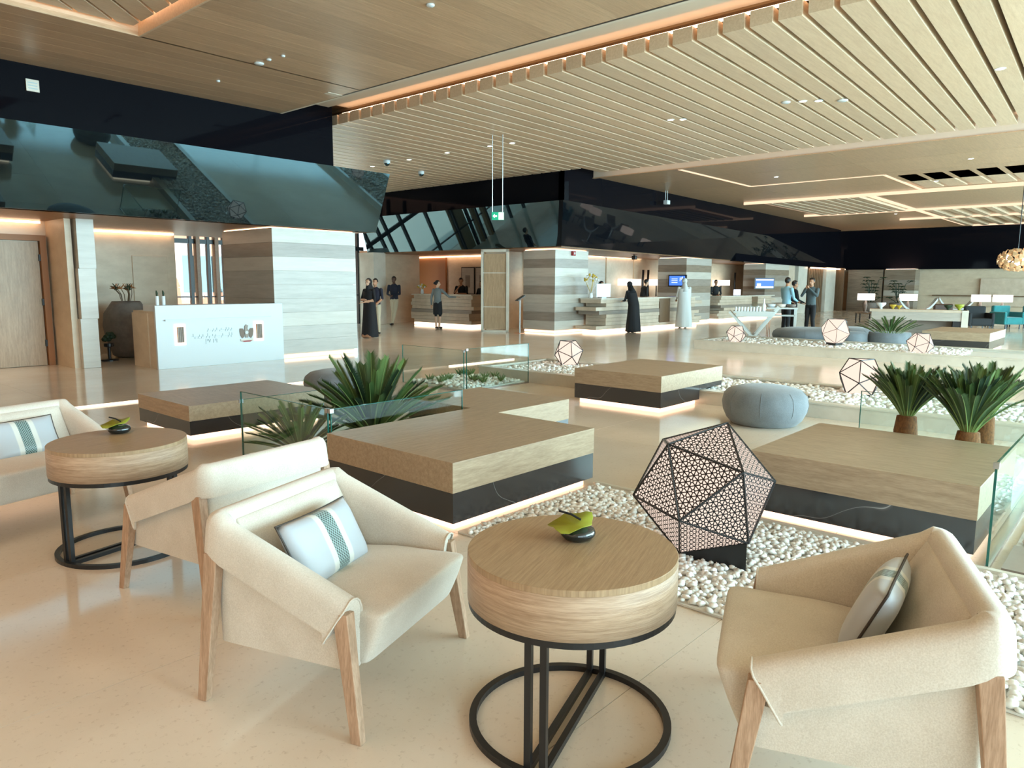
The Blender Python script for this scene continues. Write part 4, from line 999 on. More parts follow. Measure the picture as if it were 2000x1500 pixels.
def flowers(label, loc, col, n=16, r=.14, h=.30):
    t = thing('flower_vase', label, 'flowers', loc); bm = bmesh.new(); lathe(bm, [(.05, 0), (.07, .05), (.05, .14), (.06, .16), (0, .15)], 14); fin('vase', bm, m_cyl, t, smooth=True)
    for k in range(n):
        a = k * 2.4; q = r * (k / n) ** .5; bm = bmesh.new(); tube(bm, [(0, 0, .12), (q * cos(a), q * sin(a), h * (1 - .3 * k / n))], .004, 4); ball(bm, (q * cos(a), q * sin(a), h * (1 - .3 * k / n)), .035, 7, 5); fin('blossom', bm, col if k % 3 else m_cyl, t)
flowers('white and amber orchids on the concierge counter', (18.1, 20.5, 1.13), m_yellow, 18, .18, .34)
flowers('tall yellow flower spray on the first reception counter', (19.02, 13.55, 1.08), m_yellow, 22, .25, .75)
t = thing('desk_monitor', 'white-backed monitor in front of the woman receptionist', 'monitor', (19.5, 13.4, 1.08), R(-30)); obox('screen_back', -.22, .22, -.03, 0, .06, .42, m_screenw, t); obox('casing', -.25, .25, 0, .03, .03, .45, m_white, t); obox('stand', -.08, .08, -.06, .06, 0, .035, m_white, t)
t = thing('desk_sign', 'small lit sign on the second reception counter', 'sign', (30.6, 14.0, 1.04), R(-20)); obox('sign_face', -.2, .2, -.03, 0, .02, .26, m_screenw, t); obox('sign_foot', -.1, .1, -.05, .05, 0, .02, m_blackm, t)
# podium left of the entrance
t = thing('bell_podium', 'timber podium with a stone end beside the entrance, right of the desk pillar', 'podium', (9.98, 14.35, 0))
obox('timber_front', -.2, .10, -.3, .3, .03, 1.02, m_soffit, t); obox('stone_end', .10, .26, -.3, .3, .03, 1.02, m_lime, t); obox('plinth', -.2, .25, -.28, .28, 0, .03, m_blackm, t)
obox('lamp_box', -.18, .06, -.1, .1, 1.02, 1.22, m_lamp, t); obox('dark_panel', -.2, .08, .1, .2, 1.02, 2.55, m_bwall, t); obox('steel_post', .09, .2, .06, .2, 1.02, 2.6, m_bands[1], t)

# ================================================================== CEILING FITTINGS
def downlight(x, y, z, lb):
    t = thing('downlight', lb, 'downlight', (x, y, z), 0, 'recessed ceiling downlights')
    bm = bmesh.new(); lathe(bm, [(.075, 0), (.075, -.006), (.055, -.006)], 20); fin('ring', bm, m_white, t)
    bm = bmesh.new(); lathe(bm, [(.054, -.004), (.054, -.0075), (0, -.0075)], 20); fin('lens', bm, m_dl, t)
    d = bpy.data.lights.new('downlight_beam', 'SPOT'); d.energy = 55; d.color = (1.0, 0.76, 0.52); d.spot_size = R(95); d.spot_blend = .8; d.shadow_soft_size = .05
    o = bpy.data.objects.new('downlight_beam', d); COL.objects.link(o); o.location = (0, 0, -.03); o.parent = t
for x, y, z, lb in ((12.98, 16.7, Z1, 'downlight nearest the tip of the black mirror panel'), (12.9, 15.06, Z1, 'second downlight from the tip of the black mirror panel'), (12.85, 13.57, Z1, 'third downlight from the tip of the black mirror panel'),
                    (12.88, 12.15, Z1, 'downlight touching the left rod of the exit sign'), (12.94, 11.5, Z1, 'downlight just right of the exit sign rods'), (13.14, 7.54, Z1, 'left one of the close pair of downlights in mid slats'), (13.26, 7.34, Z1, 'right one of the close pair of downlights in mid slats'),
                    (13.33, 5.05, Z1, 'left downlight of the pair between two pale ceiling discs'), (13.47, 4.83, Z1, 'right downlight of the pair between two pale ceiling discs'), (13.26, 2.13, Z1, 'downlight in the slats at the far right of the photo'), (8.26, 6.11, Z2, 'single downlight in the white ceiling band'), (8.5, 2.5, Z2, 'downlight in the white ceiling band at the top edge'),
                    (26.0, 5.6, Z1, 'downlight among the short slats right of the lit groove'), (33.0, 9.4, Z1 + .02, 'downlight in the far slatted panel with dark gaps'), (42.0, 7.6, Z1 + .02, 'far downlight above the black end wall, left'), (43.0, 6.0, Z1 + .02, 'far downlight above the black end wall, right'),
                    (37.0, 9.5, Z1 + .02, 'far downlight between the last two lit fascias'), (22.0, 9.0, Z1, 'downlight in the veneer panel beyond the long lit fascia'), (22.0, 4.0, Z1, 'downlight in the veneer panel, nearer the right edge')): downlight(x, y, z, lb)
for x, y, l in ((2.2, 14.3, 'over the wide wooden door'), (19.3, 15.9, 'above the concierge alcove'), (22.4, 14.2, 'above the first reception counter')):
    t = thing('soffit_light', 'small glowing soffit light ' + l, 'downlight', (x, y, 2.62)); bm = bmesh.new(); lathe(bm, [(.07, 0), (.07, -.005), (0, -.005)], 16); fin('lens', bm, m_dl, t)
    d = bpy.data.lights.new('soffit_beam', 'SPOT'); d.energy = 60; d.color = (1, .72, .46); d.spot_size = R(120); d.spot_blend = .9; d.shadow_soft_size = .06
    o = bpy.data.objects.new('soffit_beam', d); COL.objects.link(o); o.location = (0, 0, -.03); o.parent = t
for x, y, z, r_, nm, lb in ((5.93, 10.24, Z1, .07, 'smoke_detector', 'largest white disc on the veneer ceiling'), (5.92, 9.95, Z1, .035, 'sprinkler', 'small white disc beside the largest one on the veneer ceiling'), (5.96, 9.64, Z1, .03, 'sprinkler', 'smallest white disc of three on the veneer ceiling'),
                           (5.99, 11.6, Z1, .03, 'sprinkler', 'small white disc near the black fascia'), (6.04, 6.64, Z1, .05, 'smoke_detector', 'white disc near the top edge of the veneer ceiling'), (8.34, 4.41, Z2, .12, 'speaker_grille', 'large pale disc in the white ceiling band'), (8.3, 9.7, Z2, .10, 'speaker_grille', 'pale disc at the far end of the white ceiling band'), (13.7, 4.5, Z1, .09, 'speaker_grille', 'pale disc between slats beside two downlights'), (13.2, 5.3, Z1, .08, 'speaker_grille', 'blue-grey disc left of two downlights in the slats')):
    o = bmesh.new(); lathe(o, [(r_, .0), (r_, -.012), (r_ * .8, -.022), (0, -.024)], 24); f = fin(nm, o, m_white, smooth=True); f.location = (x, y, z); tag(f, lb, 'ceiling fitting')
for x, y, lb in ((12.6, 15.6, 'dome camera nearest the black mirror panel'), (14.45, 16.35, 'dome camera below the row of downlights')):
    t = thing('dome_camera', 'white ' + lb, 'camera', (x, y, Z1)); bm = bmesh.new(); lathe(bm, [(.09, 0), (.09, -.07), (.085, -.08)], 20); fin('housing', bm, m_white, t, smooth=True); bm = bmesh.new(); ball(bm, (0, 0, -.08), (.075, .075, .07), 16, 10); fin('dome', bm, m_bglass, t, smooth=True)
t = thing('bullet_camera', 'small white camera hanging below the far black fascia', 'camera', (22.9, 13.2, 4.72))
for sx in (-.06, .06): obox('hanger', sx - .008, sx + .008, -.008, .008, -.32, 0, m_white, t)
obox('body', -.1, .1, -.1, .06, -.46, -.32, m_white, t, bevel=.015)
# hanging exit sign
t = thing('exit_sign', 'green and white exit sign hanging from two long rods', 'sign', (12.05, 11.12, 3.0), R(-46))
obox('panel', -.135, .135, -.012, .012, -.085, .085, m_signg, t)
a_ = obox('pictogram_half', .015, .128, -.016, -.012, -.078, .078, m_signw, t); bm = bmesh.new(); bar(bm, (.05, -.017, -.04), (.09, -.017, .05), .02, .002); bar(bm, (.06, -.017, -.05), (.10, -.017, -.01), .015, .002); bar(bm, (.05, -.017, .02), (.10, -.017, .02), .012, .002); fin('running_figure', bm, m_signg, a_)
plate('arrow', [(-.115, 0), (-.07, .045), (-.07, .017), (-.02, .017), (-.02, -.017), (-.07, -.017), (-.07, -.045)], -.017, -.0125, m_signw, t)
for sx in (-.12, .10): bm = bmesh.new(); tube(bm, [(sx, 0, .08), (sx, 0, 1.72)], .010, 6); fin('rod', bm, m_steel, t)
t = thing('wall_speaker', 'small square light on the black fascia at the top left', 'fitting', (3.75, 12.9, 4.42)); obox('plate', -.085, .085, -.03, 0, -.085, .085, m_curb, t)
for k in range(3): obox('slot', -.06, .06, -.033, -.03, -.05 + k * .04, -.035 + k * .04, m_grey, t)
for x, y, lb in ((19.8, 14.9, 'at the alcove, left of the framed door'), (23.0, 14.5, 'over the first counter'), (28.6, 14.8, 'between the second pillar and the far counter')):
    t = thing('soffit_camera', 'small dark camera under the soffit ' + lb, 'camera', (x, y, 2.6)); obox('body', -.07, .07, -.09, .07, -.2, -.06, m_blackm, t, bevel=.02); obox('mount', -.02, .02, -.02, .02, -.07, .0, m_blackm, t)

# ================================================================== FAR LOUNGE AND BUFFET
t = thing('buffet_table', 'white V-legged buffet table holding rows of glasses', 'table', (18.85, 8.12, 0), R(-66))
obox('top', -.52, .52, -.42, .42, .80, .84, m_whitem, t)
for sy in (-.36, .36):
    for sx in (-1, 1): bm = bmesh.new(); bar(bm, (sx * .62, sy, .95 if sx > 0 else .82), (sx * .05, sy, .20), .055, .06); fin('leg', bm, m_whitem, t)
obox('apron', -.45, .45, -.42, -.36, .70, .80, m_whitem, t)
bm = bmesh.new(); hexa(bm, [(-.24, -.40, 0), (.36, -.40, 0), (.36, .40, 0), (-.24, .40, 0), (-.12, -.38, .22), (.14, -.38, .22), (.14, .38, .22), (-.12, .38, .22)]); fin('pedestal', bm, m_whitem, t)
def onto(root, lx, ly): c, s = cos(root.rotation_euler.z), sin(root.rotation_euler.z); return root.location.x + c * lx - s * ly, root.location.y + s * lx + c * ly
gm = None
for k in range(18):
    gx, gy = onto(t, -.46 + (k % 9) * .075, -.34 + (k // 9) * .09)
    if gm is None: bm = bmesh.new(); lathe(bm, [(.026, 0), (.028, .004), (.030, .11), (.026, .11), (.024, .01), (0, .01)], 10); gm = fin('drinking_glass', bm, m_cyl, smooth=True); o = gm
    else: o = gm.copy(); COL.objects.link(o)
    o.location = (gx, gy, .84); tag(o, 'small clear drinking glass in the rows on the white buffet table', 'glass', 'glasses on the white buffet table')
gx, gy = onto(t, .24, -.1); bm = bmesh.new(); lathe(bm, [(.045, 0), (.048, .01), (.048, .16), (.018, .22), (.016, .32), (.02, .33), (0, .33)], 16); o = fin('bottle', bm, m_cyl, smooth=True); o.location = (gx, gy, .84); tag(o, 'pale bottle standing on the white buffet table', 'bottle')
gx, gy = onto(t, .02, .12); bm = bmesh.new(); lathe(bm, [(.04, 0), (.10, .04), (.12, .12), (.08, .2), (.05, .24), (0, .24)], 18); o = fin('punch_jar', bm, m_glass, smooth=True); o.location = (gx, gy, .84); tag(o, 'round glass jar beside the bottle on the buffet table', 'jar')
t = thing('serving_table', 'small white serving table with copper legs and dishes, beside the man in blue', 'table', (20.45, 8.02, 0), R(-66))
obox('top', -.40, .42, -.3, .3, .86, .90, m_whitem, t); obox('shelf', -.3, .38, -.26, .26, .66, .69, m_whitem, t)
for sx in (-.38, -.34, -.30): obox('copper_leg', sx, sx + .016, -.28, -.264, 0, .86, m_copper, t)
for sy in (-.28, .26): obox('leg', .36, .40, sy, sy + .03, 0, .86, m_whitem, t)
for lx, ly, m_, lb in ((-.28, 0, m_white, 'white box dish'), (0, .02, m_pave, 'flat dish with food'), (.26, 0, m_clay, 'brown dish')):
    gx, gy = onto(t, lx, ly); bm = bmesh.new(); lathe(bm, [(.07, 0), (.12, .03), (.13, .09), (.12, .09), (.10, .03), (0, .03)], 18); o = fin('serving_dish', bm, m_, smooth=True); o.location = (gx, gy, .90); tag(o, lb + ' on the small serving table', 'dish')
# long console with bowls
t = thing('console_counter', 'long pale console counter with a dark opening, behind the grey plant pot', 'counter', (26.3, 5.9, 0), R(-77))
obox('worktop', -1.36, 1.36, -.35, .35, .68, .76, m_lime, t); obox('upper_panel', -1.3, 1.36, -.33, .33, .42, .68, m_bands[2], t); obox('left_leg', -1.36, -.2, -.3, .3, 0, .42, m_bands[1], t); obox('right_leg', 1.0, 1.2, -.3, .3, 0, .42, m_blackm, t); obox('end_cheek', 1.22, 1.40, -.36, .36, 0, .76, m_curb, t); obox('back_panel', -.2, 1.0, .25, .3, 0, .42, m_bands[1], t)
for lx, m_, s_, lb in ((-1.05, m_cyl, 1.0, 'pale green glass bowl at the left end of the console'), (-.7, m_yellow, .7, 'low bowl of sweets on the console'), (-.52, m_yellow, .6, 'second low bowl of sweets on the console'), (.85, m_greend, .8, 'dark bowl on the console'), (1.15, m_leaf, .9, 'lime tray on the console, right end')):
    gx, gy = onto(t, lx, 0); bm = bmesh.new(); lathe(bm, [(.05, 0), (.04, .04), (.14, .14), (.15, .2), (.13, .2), (.1, .1), (0, .08)], 18); o = fin('bowl', bm, m_, smooth=True); o.location = (gx, gy, .76); o.scale = (s_, s_, s_); tag(o, lb, 'bowl')
def lamp(label, loc, hb):
    t = thing('table_lamp', label, 'lamp', loc); bm = bmesh.new(); lathe(bm, [(.12, 0), (.12, .03), (.03, .05), (.06, hb * .4), (.07, hb * .6), (.02, hb)], 16); fin('base', bm, m_clay, t, smooth=True)
    bm = bmesh.new(); lathe(bm, [(.32, hb), (.32, hb + .26), (.30, hb + .26), (.30, hb)], 24); fin('shade', bm, m_lamp, t, smooth=True)
def side(label, loc, h): t = thing('lamp_table', label, 'side table', loc); obox('top', -.3, .3, -.3, .3, h - .03, h, m_darkw, t); [obox('leg', sx, sx + .04, sy, sy + .04, 0, h - .03, m_blackm, t) for sx in (-.28, .24) for sy in (-.28, .24)]
for i, (x, y, l, l2) in enumerate(((31.7, 9.0, 'far table lamp left of the dark planting', 'far side table under the leftmost lit lamp'), (32.1, 7.55, 'far table lamp just left of the white curved lounger', 'far side table under the lamp by the curved lounger'), (32.6, 5.18, 'wide-shaded far lamp above the brown chair', 'far side table beside the brown chair'), (32.7, 4.5, 'far table lamp above the teal chair', 'far side table beside the teal chair'))):
    side(l2, (x, y, 0), .42); lamp(l, (x, y, .42), .50)
for x, y, rz, lb in ((30.2, 6.8, R(-70), 'nearer white curved lounger behind the console'), (33.4, 6.15, R(-70), 'farther white curved lounger')):
    t = thing('curved_lounger', lb, 'lounger', (x, y, 0), rz); bm = bmesh.new(); n = 14; V0 = []
    for k in range(n + 1):
        s_ = -1 + 2 * k / n; V0.append((s_ * .62, .52 + .46 * abs(s_) ** 2.4))
    for (xa, za), (xb, zb_) in zip(V0, V0[1:]): hexa(bm, [(xa, -.3, za), (xb, -.3, zb_), (xb, .3, zb_), (xa, .3, za), (xa, -.3, za + .09), (xb, -.3, zb_ + .09), (xb, .3, zb_ + .09), (xa, .3, za + .09)])
    fin('seat_shell', bm, m_white, t); bm = bmesh.new(); lathe(bm, [(.3, 0), (.28, .03), (.06, .06), (.06, .52)], 20); fin('pedestal', bm, m_steel, t)
def easy(label, loc, rz, mat):
    t = thing('lounge_chair', label, 'chair', loc, rz); obox('seat', -.34, .34, -.36, .3, .16, .42, mat, t, bevel=.05); obox('backrest', -.34, .34, .22, .38, .3, .82, mat, t, bevel=.05)
    for sx in (-.40, .30): obox('armrest', sx, sx + .1, -.36, .36, .16, .60, mat, t, bevel=.03)
    for sx in (-.3, .27):
        for sy in (-.3, .27): obox('leg', sx, sx + .03, sy, sy + .03, 0, .17, m_blackm, t)
easy('teal lounge chair in the far lounge', (31.4, 4.15, 0), R(-40), m_teal); easy('second teal lounge chair, turned away', (32.1, 3.3, 0), R(60), m_teal); easy('brown leather chair under the wide-shaded lamp', (32.0, 6.2, 0), R(-60), m_brownl); easy('charcoal lounge chair in front of the brown one', (29.6, 4.75, 0), R(-60), m_cdgreen)
# pot with low palms
t = thing('planter_pot', 'grey round plant pot with bushy low palm leaves', 'planter', (19.35, 4.9, 0))
bm = bmesh.new(); lathe(bm, [(.38, 0), (.46, .1), (.48, .3), (.46, .40), (.40, .40), (0, .36)], 32); fin('pot', bm, m_pouf, t, smooth=True)
for k in range(34):
    a = k * 2.4; o = bpy.data.objects.new('frond', FR[k % 4]); COL.objects.link(o); o.parent = t; o.location = (.2 * cos(a) * (k % 5) / 4, .3 * sin(a) * (k % 5) / 4, .36); o.rotation_euler = (0, .5 + .5 * (k % 5) / 4, a); s_ = .85; o.scale = (s_, s_, s_)
t = thing('grey_tub_chair', 'small grey tub seat left of the grey plant pot', 'seat', (18.9, 5.64, 0)); bm = bmesh.new(); lathe(bm, [(.3, 0), (.36, .08), (.36, .34), (.3, .40), (0, .40)], 24); fin('seat', bm, m_pouf, t, smooth=True); bm = bmesh.new(); hexa(bm, [(-.34, .2, .3), (.34, .2, .3), (.3, .34, .3), (-.3, .34, .3), (-.05, .22, .62), (.34, .22, .66), (.3, .34, .66), (-.05, .34, .62)]); fin('backrest', bm, m_pouf, t, bevel=.03)
# planting in front of the far pillar
for x, y, h, lb in ((44.6, 12.4, 1.9, 'left dark leafy plant near the far pillar'), (44.6, 11.0, 1.7, 'right dark leafy plant near the far pillar')):
    t = thing('potted_plant', lb, 'plant', (x, y, 0)); bm = bmesh.new(); lathe(bm, [(.35, 0), (.45, .5), (.4, .55), (0, .5)], 20); fin('pot', bm, m_clay, t, smooth=True)
    for k in range(16):
        a = k * 2.4; q = .2 + .45 * ((k * 7) % 5) / 5; zz = .8 + (h - .8) * ((k * 3) % 7) / 6; bm = bmesh.new(); tube(bm, [(0, 0, .5), (q * .6 * cos(a), q * .6 * sin(a), zz - .1), (q * cos(a), q * sin(a), zz)], .015, 4)
        for w_ in range(5): b = a + w_ * 1.26; tube(bm, [(q * cos(a), q * sin(a), zz), (q * cos(a) + .14 * cos(b), q * sin(a) + .14 * sin(b), zz + .06), (q * cos(a) + .24 * cos(b), q * sin(a) + .24 * sin(b), zz)], [.02, .06, .01], 5, flat=.3)
        fin('leaf_spray', bm, m_greend, t)
# chandelier
t = thing('chandelier', 'glass-petal chandelier hanging at the right edge', 'chandelier', (26.8, 3.42, 2.3)); bm = bmesh.new(); tube(bm, [(0, 0, .3), (0, 0, 2.4)], .012, 6); fin('cable', bm, m_blackm, t)
m_petal = plain('amber_glass', rgb(206, 168, 128), 0.15)
for k in range(70):
    zz = 1 - 2 * (k + .5) / 70; q = (1 - zz * zz) ** .5; a = k * 2.39996; c = Vector((.5 * q * cos(a), .5 * q * sin(a), .32 * zz)); bm = bmesh.new(); n_ = c.normalized(); e1, e2 = frame_of(n_)
    bm.faces.new([bm.verts.new(c + (e1 * cos(j * PI / 3) + e2 * sin(j * PI / 3)) * .085 + n_ * (.02 if j % 2 else -.02)) for j in range(6)]); fin('petal', bm, m_petal, t)
for k in range(6): bm = bmesh.new(); ball(bm, (.28 * cos(k), .28 * sin(k), .1 * (k % 3) - .1), .06, 8, 6); fin('bulb', bm, m_dl, t)

# ================================================================== PEOPLE
def person(label, loc, rz, h, la, ra, mats, legs='trousers', stance=.09, lean=0.0, headturn=0.0, nod=0.0, hair='short', sleeve='long', female=False, cross=False, bulk=1.0):
    """la/ra: (elbow, wrist) offsets for a figure facing -y, 1.75 m; mats: skin, top, bottom, shoe, hairmat"""
    k = h / 1.75; sk, top, bot, shoe, hm = mats; bones = []
    t = thing('person', label, 'person', loc, rz)
    sh = .165 if female else .195
    def L(p): x, y, z = p; return Vector((x, y - lean * max(0, z - .95), z))
    HC = L((0, -.02, 1.625)); bm = bmesh.new()
    def limb(pts, rad, m, n=12, fl=1.0):
        pts = [Vector(p) for p in pts]; tube(bm, pts, rad, n, flat=fl)
        for a, b in zip(pts, pts[1:]): bones.append((a, b, m))
        ball(bm, pts[0], (rad[0],) * 3 if isinstance(rad, (list, tuple)) else rad, 10, 6); ball(bm, pts[-1], rad[-1] * .98, 10, 6)
    # torso as stacked ellipses
    tors = [(.92, .155, .115), (1.0, .150, .110), (1.10, .140 if not female else .125, .105), (1.24, .160 if not female else .145, .115), (1.36, .170 if not female else .150, .110), (1.43, .140, .085), (1.48, .06, .055)]
    rings = []
    for z, rx, ry in tors:
        c = L((0, 0, z)); rings.append([bm.verts.new((c.x + rx * cos(2 * PI * j / 18), c.y + ry * sin(2 * PI * j / 18), z)) for j in range(18)])
    for a, b in zip(rings, rings[1:]):
        for j in range(18): bm.faces.new((a[j], a[(j + 1) % 18], b[(j + 1) % 18], b[j]))
    bm.faces.new(rings[0][::-1]); bm.faces.new(rings[-1])
    for za, zb_ in ((.97, 1.2), (1.2, 1.44)): bones.append((L((0, 0, za)), L((0, 0, zb_)), 1)); bones.append((L((-.09, 0, za)), L((-.09, 0, zb_)), 1)); bones.append((L((.09, 0, za)), L((.09, 0, zb_)), 1))
    ball(bm, L((0, 0, .93)), (.16, .12, .12), 14, 8); bones.append((L((-.08, 0, .90)), L((.08, 0, .90)), 2))
    # neck and head
    limb([L((0, 0, 1.44)), HC + Vector((0, .01, -.08))], [.056, .05], 0)
    Rm = Matrix.Rotation(headturn, 3, 'Z') @ Matrix.Rotation(nod, 3, 'X'); hd = lambda x, y, z: HC + Rm @ Vector((x, y, z))
    mt = Matrix.Translation(HC) @ Rm.to_4x4()
    for c, r_ in (((0, .01, .025), (.074, .092, .098)), ((0, -.02, -.045), (.056, .066, .066)), ((0, -.092, -.012), (.013, .018, .024)), ((0, -.078, -.072), (.024, .016, .014)), ((.074, .012, -.008), (.012, .02, .03)), ((-.074, .012, -.008), (.012, .02, .03))):
        bmesh.ops.create_uvsphere(bm, u_segments=14, v_segments=10, radius=1, matrix=mt @ Matrix.Translation(c) @ Matrix.Diagonal((*r_, 1)))
    bones.append((hd(0, 0, -.06), hd(0, 0, .08), 0))
    # arms with hands
    for sx, arm in ((-1, la), (1, ra)):
        s_ = L((sx * sh, 0, 1.40)); el, wr = L(arm[0]), L(arm[1])
        limb([s_, (s_ + el) / 2, el], [.058, .048, .040], 1); mid = el.lerp(wr, .5)
        limb([el, mid, wr], [.040, .036, .026], 1 if sleeve == 'long' else 0)
        d = (wr - el).normalized(); side_ = d.cross(Vector((0, 0, 1))); side_ = side_.normalized() if side_.length > .2 else Vector((1, 0, 0)); up_ = side_.cross(d)
        pc = wr + d * .055; bmesh.ops.create_uvsphere(bm, u_segments=10, v_segments=6, radius=1, matrix=Matrix.Translation(pc) @ Matrix((( side_.x, d.x, up_.x, 0), (side_.y, d.y, up_.y, 0), (side_.z, d.z, up_.z, 0), (0, 0, 0, 1))) @ Matrix.Diagonal((.040, .055, .018, 1)))
        bones.append((wr + d * .02, pc + d * .12, 0))
        for q, ll in ((-.030, .060), (-.010, .074), (.010, .070), (.029, .054)):
            b0 = wr + d * .09 + side_ * q; tube(bm, [b0, b0 + d * ll * .55, b0 + d * ll * .95 - up_ * ll * .35], [.0115, .0105, .008], 6)
        b0 = wr + d * .035 + side_ * (.036 * -sx); tube(bm, [b0, b0 + side_ * (-sx * .025) + d * .028, b0 + side_ * (-sx * .030) + d * .06], [.014, .012, .009], 6)
    # legs
    for sx in (-1, 1):
        fx = sx * stance * (-.55 if cross and sx > 0 else 1); fy = -.09 if cross and sx > 0 else 0; hip = Vector((sx * .085, 0, .90)); kn = Vector((sx * .09 * (.5 if cross else 1), -.02 + fy * .4, .49)); an = Vector((fx, .01 + fy, .085))
        lm = 2 if legs == 'trousers' else 0; f_ = 1.12 if legs == 'trousers' else .9
        limb([hip, (hip + kn) / 2, kn], [.086, .076 * f_, .056 * f_], 2 if legs != 'skirt' else 2); limb([kn, kn.lerp(an, .35), an], [.056 * f_, .056 * f_, .038 * f_], lm)
        tube(bm, [(fx, .05 + fy, .04), (fx, -.03 + fy, .045), (fx + sx * .01, -.12 + fy, .035), (fx + sx * .012, -.18 + fy, .026)], [.036, .042, .040, .026], 10); bones.append((Vector((fx, .05 + fy, .03)), Vector((fx, -.17 + fy, .02)), 3))
    if legs == 'robe':
        rs_ = []
        for z, rx, ry in ((.035, .235, .215), (.35, .215, .185), (.7, .19, .155), (.95, .175, .14), (1.2, .17, .135), (1.38, .17, .12)):
            rx *= bulk; ry *= bulk
            c = L((0, 0, z)); rs_.append([bm.verts.new((c.x + rx * (1 + .035 * sin(7 * 2 * PI * j / 28) * max(0, 1 - z)) * cos(2 * PI * j / 28), c.y + .01 + ry * (1 + .05 * sin(6 * 2 * PI * j / 28 + 1) * max(0, 1 - z)) * sin(2 * PI * j / 28), z)) for j in range(28)])
        for a, b in zip(rs_, rs_[1:]):
            for j in range(28): bm.faces.new((a[j], a[(j + 1) % 28], b[(j + 1) % 28], b[j]))
        bm.faces.new(rs_[0][::-1]); bm.faces.new(rs_[-1])
        for q in (-.13, -.05, .05, .13):
            for yy in (-.1, .08): bones.append((Vector((q, yy, .12)), L((q, yy, 1.2)), 2))
    if legs == 'skirt':
        rs_ = []
        for z, rx, ry in ((.52, .175, .13), (.7, .18, .135), (.95, .165, .125), (1.02, .15, .115)): rs_.append([bm.verts.new((rx * cos(2 * PI * j / 24), ry * sin(2 * PI * j / 24), z)) for j in range(24)])
        for a, b in zip(rs_, rs_[1:]):
            for j in range(24): bm.faces.new((a[j], a[(j + 1) % 24], b[(j + 1) % 24], b[j]))
        bm.faces.new(rs_[0][::-1]); bm.faces.new(rs_[-1])
        for q in (-.13, 0, .13): bones.append((Vector((q, 0, .60)), Vector((q, 0, .95)), 2))
    me = bpy.data.meshes.new('raw'); bm.to_mesh(me); bm.free(); tmp = bpy.data.objects.new('raw', me); COL.objects.link(tmp)
    rm = tmp.modifiers.new('r', 'REMESH'); rm.mode = 'VOXEL'; rm.voxel_size = .0135; sm = tmp.modifiers.new('s', 'SMOOTH'); sm.factor = .5; sm.iterations = 2
    dg = bpy.context.evaluated_depsgraph_get(); dg.update(); nm = bpy.data.meshes.new_from_object(tmp.evaluated_get(dg)); bpy.data.objects.remove(tmp); nm.name = 'body'
    nm.materials.clear()
    for m in (sk, top, bot, shoe): nm.materials.append(m)
    import numpy as np
    nv = len(nm.vertices); co = np.empty(nv * 3, 'f'); nm.vertices.foreach_get('co', co); co = co.reshape(-1, 3)
    best = np.full(nv, 1e9, 'f'); idx = np.zeros(nv, 'i')
    wt = {0: 1.0, 1: .82, 2: .82, 3: .9}
    for a, b, m in bones:
        a = np.array(a); d = np.array(b) - a; u_ = np.clip(((co - a) @ d) / max(1e-9, d @ d), 0, 1); dist = np.linalg.norm(co - a - u_[:, None] * d, axis=1) * wt[m]
        s2 = dist < best; best[s2] = dist[s2]; idx[s2] = m
    np_ = len(nm.polygons); ls = np.empty(np_, 'i'); nm.polygons.foreach_get('loop_start', ls); lv = np.empty(len(nm.loops), 'i'); nm.loops.foreach_get('vertex_index', lv)
    nm.polygons.foreach_set('material_index', idx[lv[ls]].astype('i')); nm.polygons.foreach_set('use_smooth', [True] * np_)
    nm.transform(Matrix.Diagonal((k, k, k, 1))); nm.update(); body = link('body', nm, None, t)
    sc = lambda o: o
    # face
    for sx in (-1, 1):
        bm = bmesh.new(); ball(bm, hd(sx * .030, -.079, .012) * k, .0085 * k, 8, 6); fin('eye', bm, m_hair, t, smooth=True)
    bm = bmesh.new(); tube(bm, [hd(-.022, -.088, -.066) * k, hd(0, -.094, -.066) * k, hd(.022, -.088, -.066) * k], .004 * k, 5); fin('mouth', bm, m_brownl, t, smooth=True)
    # hair or head cover
    bm = bmesh.new(); mk = Matrix.Diagonal((k, k, k, 1)) @ mt
    if hair in ('short', 'bun', 'long'):
        r_ = bmesh.ops.create_uvsphere(bm, u_segments=20, v_segments=14, radius=1, matrix=mk @ Matrix.Translation((0, .014, .034)) @ Matrix.Diagonal((.083, .100, .100, 1)))
        inv = mk.inverted(); kill = [v for v in bm.verts if (inv @ v.co).y < -.03 and (inv @ v.co).z < .075 or (inv @ v.co).z < -.05]
        bmesh.ops.delete(bm, geom=kill, context='VERTS')
        if hair == 'bun': ball(bm, mk @ Vector((0, .115, .02)), .045 * k, 12, 8)
        if hair == 'long': tube(bm, [mk @ Vector((0, .06, .03)), mk @ Vector((0, .085, -.10)), mk @ Vector((.02, .08, -.22))], [.085 * k, .08 * k, .03 * k], 12, flat=.7)
        fin('hair', bm, hm, t, smooth=True)
    else:
        bmesh.ops.create_uvsphere(bm, u_segments=20, v_segments=14, radius=1, matrix=mk @ Matrix.Translation((0, .018, .022)) @ Matrix.Diagonal((.095, .108, .115, 1)))
        inv = mk.inverted(); kill = [v for v in bm.verts if (inv @ v.co).y < -.045 and abs((inv @ v.co).x) < .085 and -.12 < (inv @ v.co).z < .085]
        bmesh.ops.delete(bm, geom=kill, context='VERTS')
        fin('headscarf', bm, hm, t, smooth=True)
        bm = bmesh.new(); ln = .30 if hair == 'ghutra' else .16; p0 = L((0, .015, 1.56)) * k; p1 = L((0, .03, 1.56 - ln)) * k
        tube(bm, [mk @ Vector((0, .035, -.0)), p0, p0.lerp(p1, .5), p1], [.09 * k, .105 * k, (.16 if hair == 'ghutra' else .13) * k, (.20 if hair == 'ghutra' else .155) * k], 20, flat=.68)
        fin('scarf_drape', bm, hm, t, smooth=True)
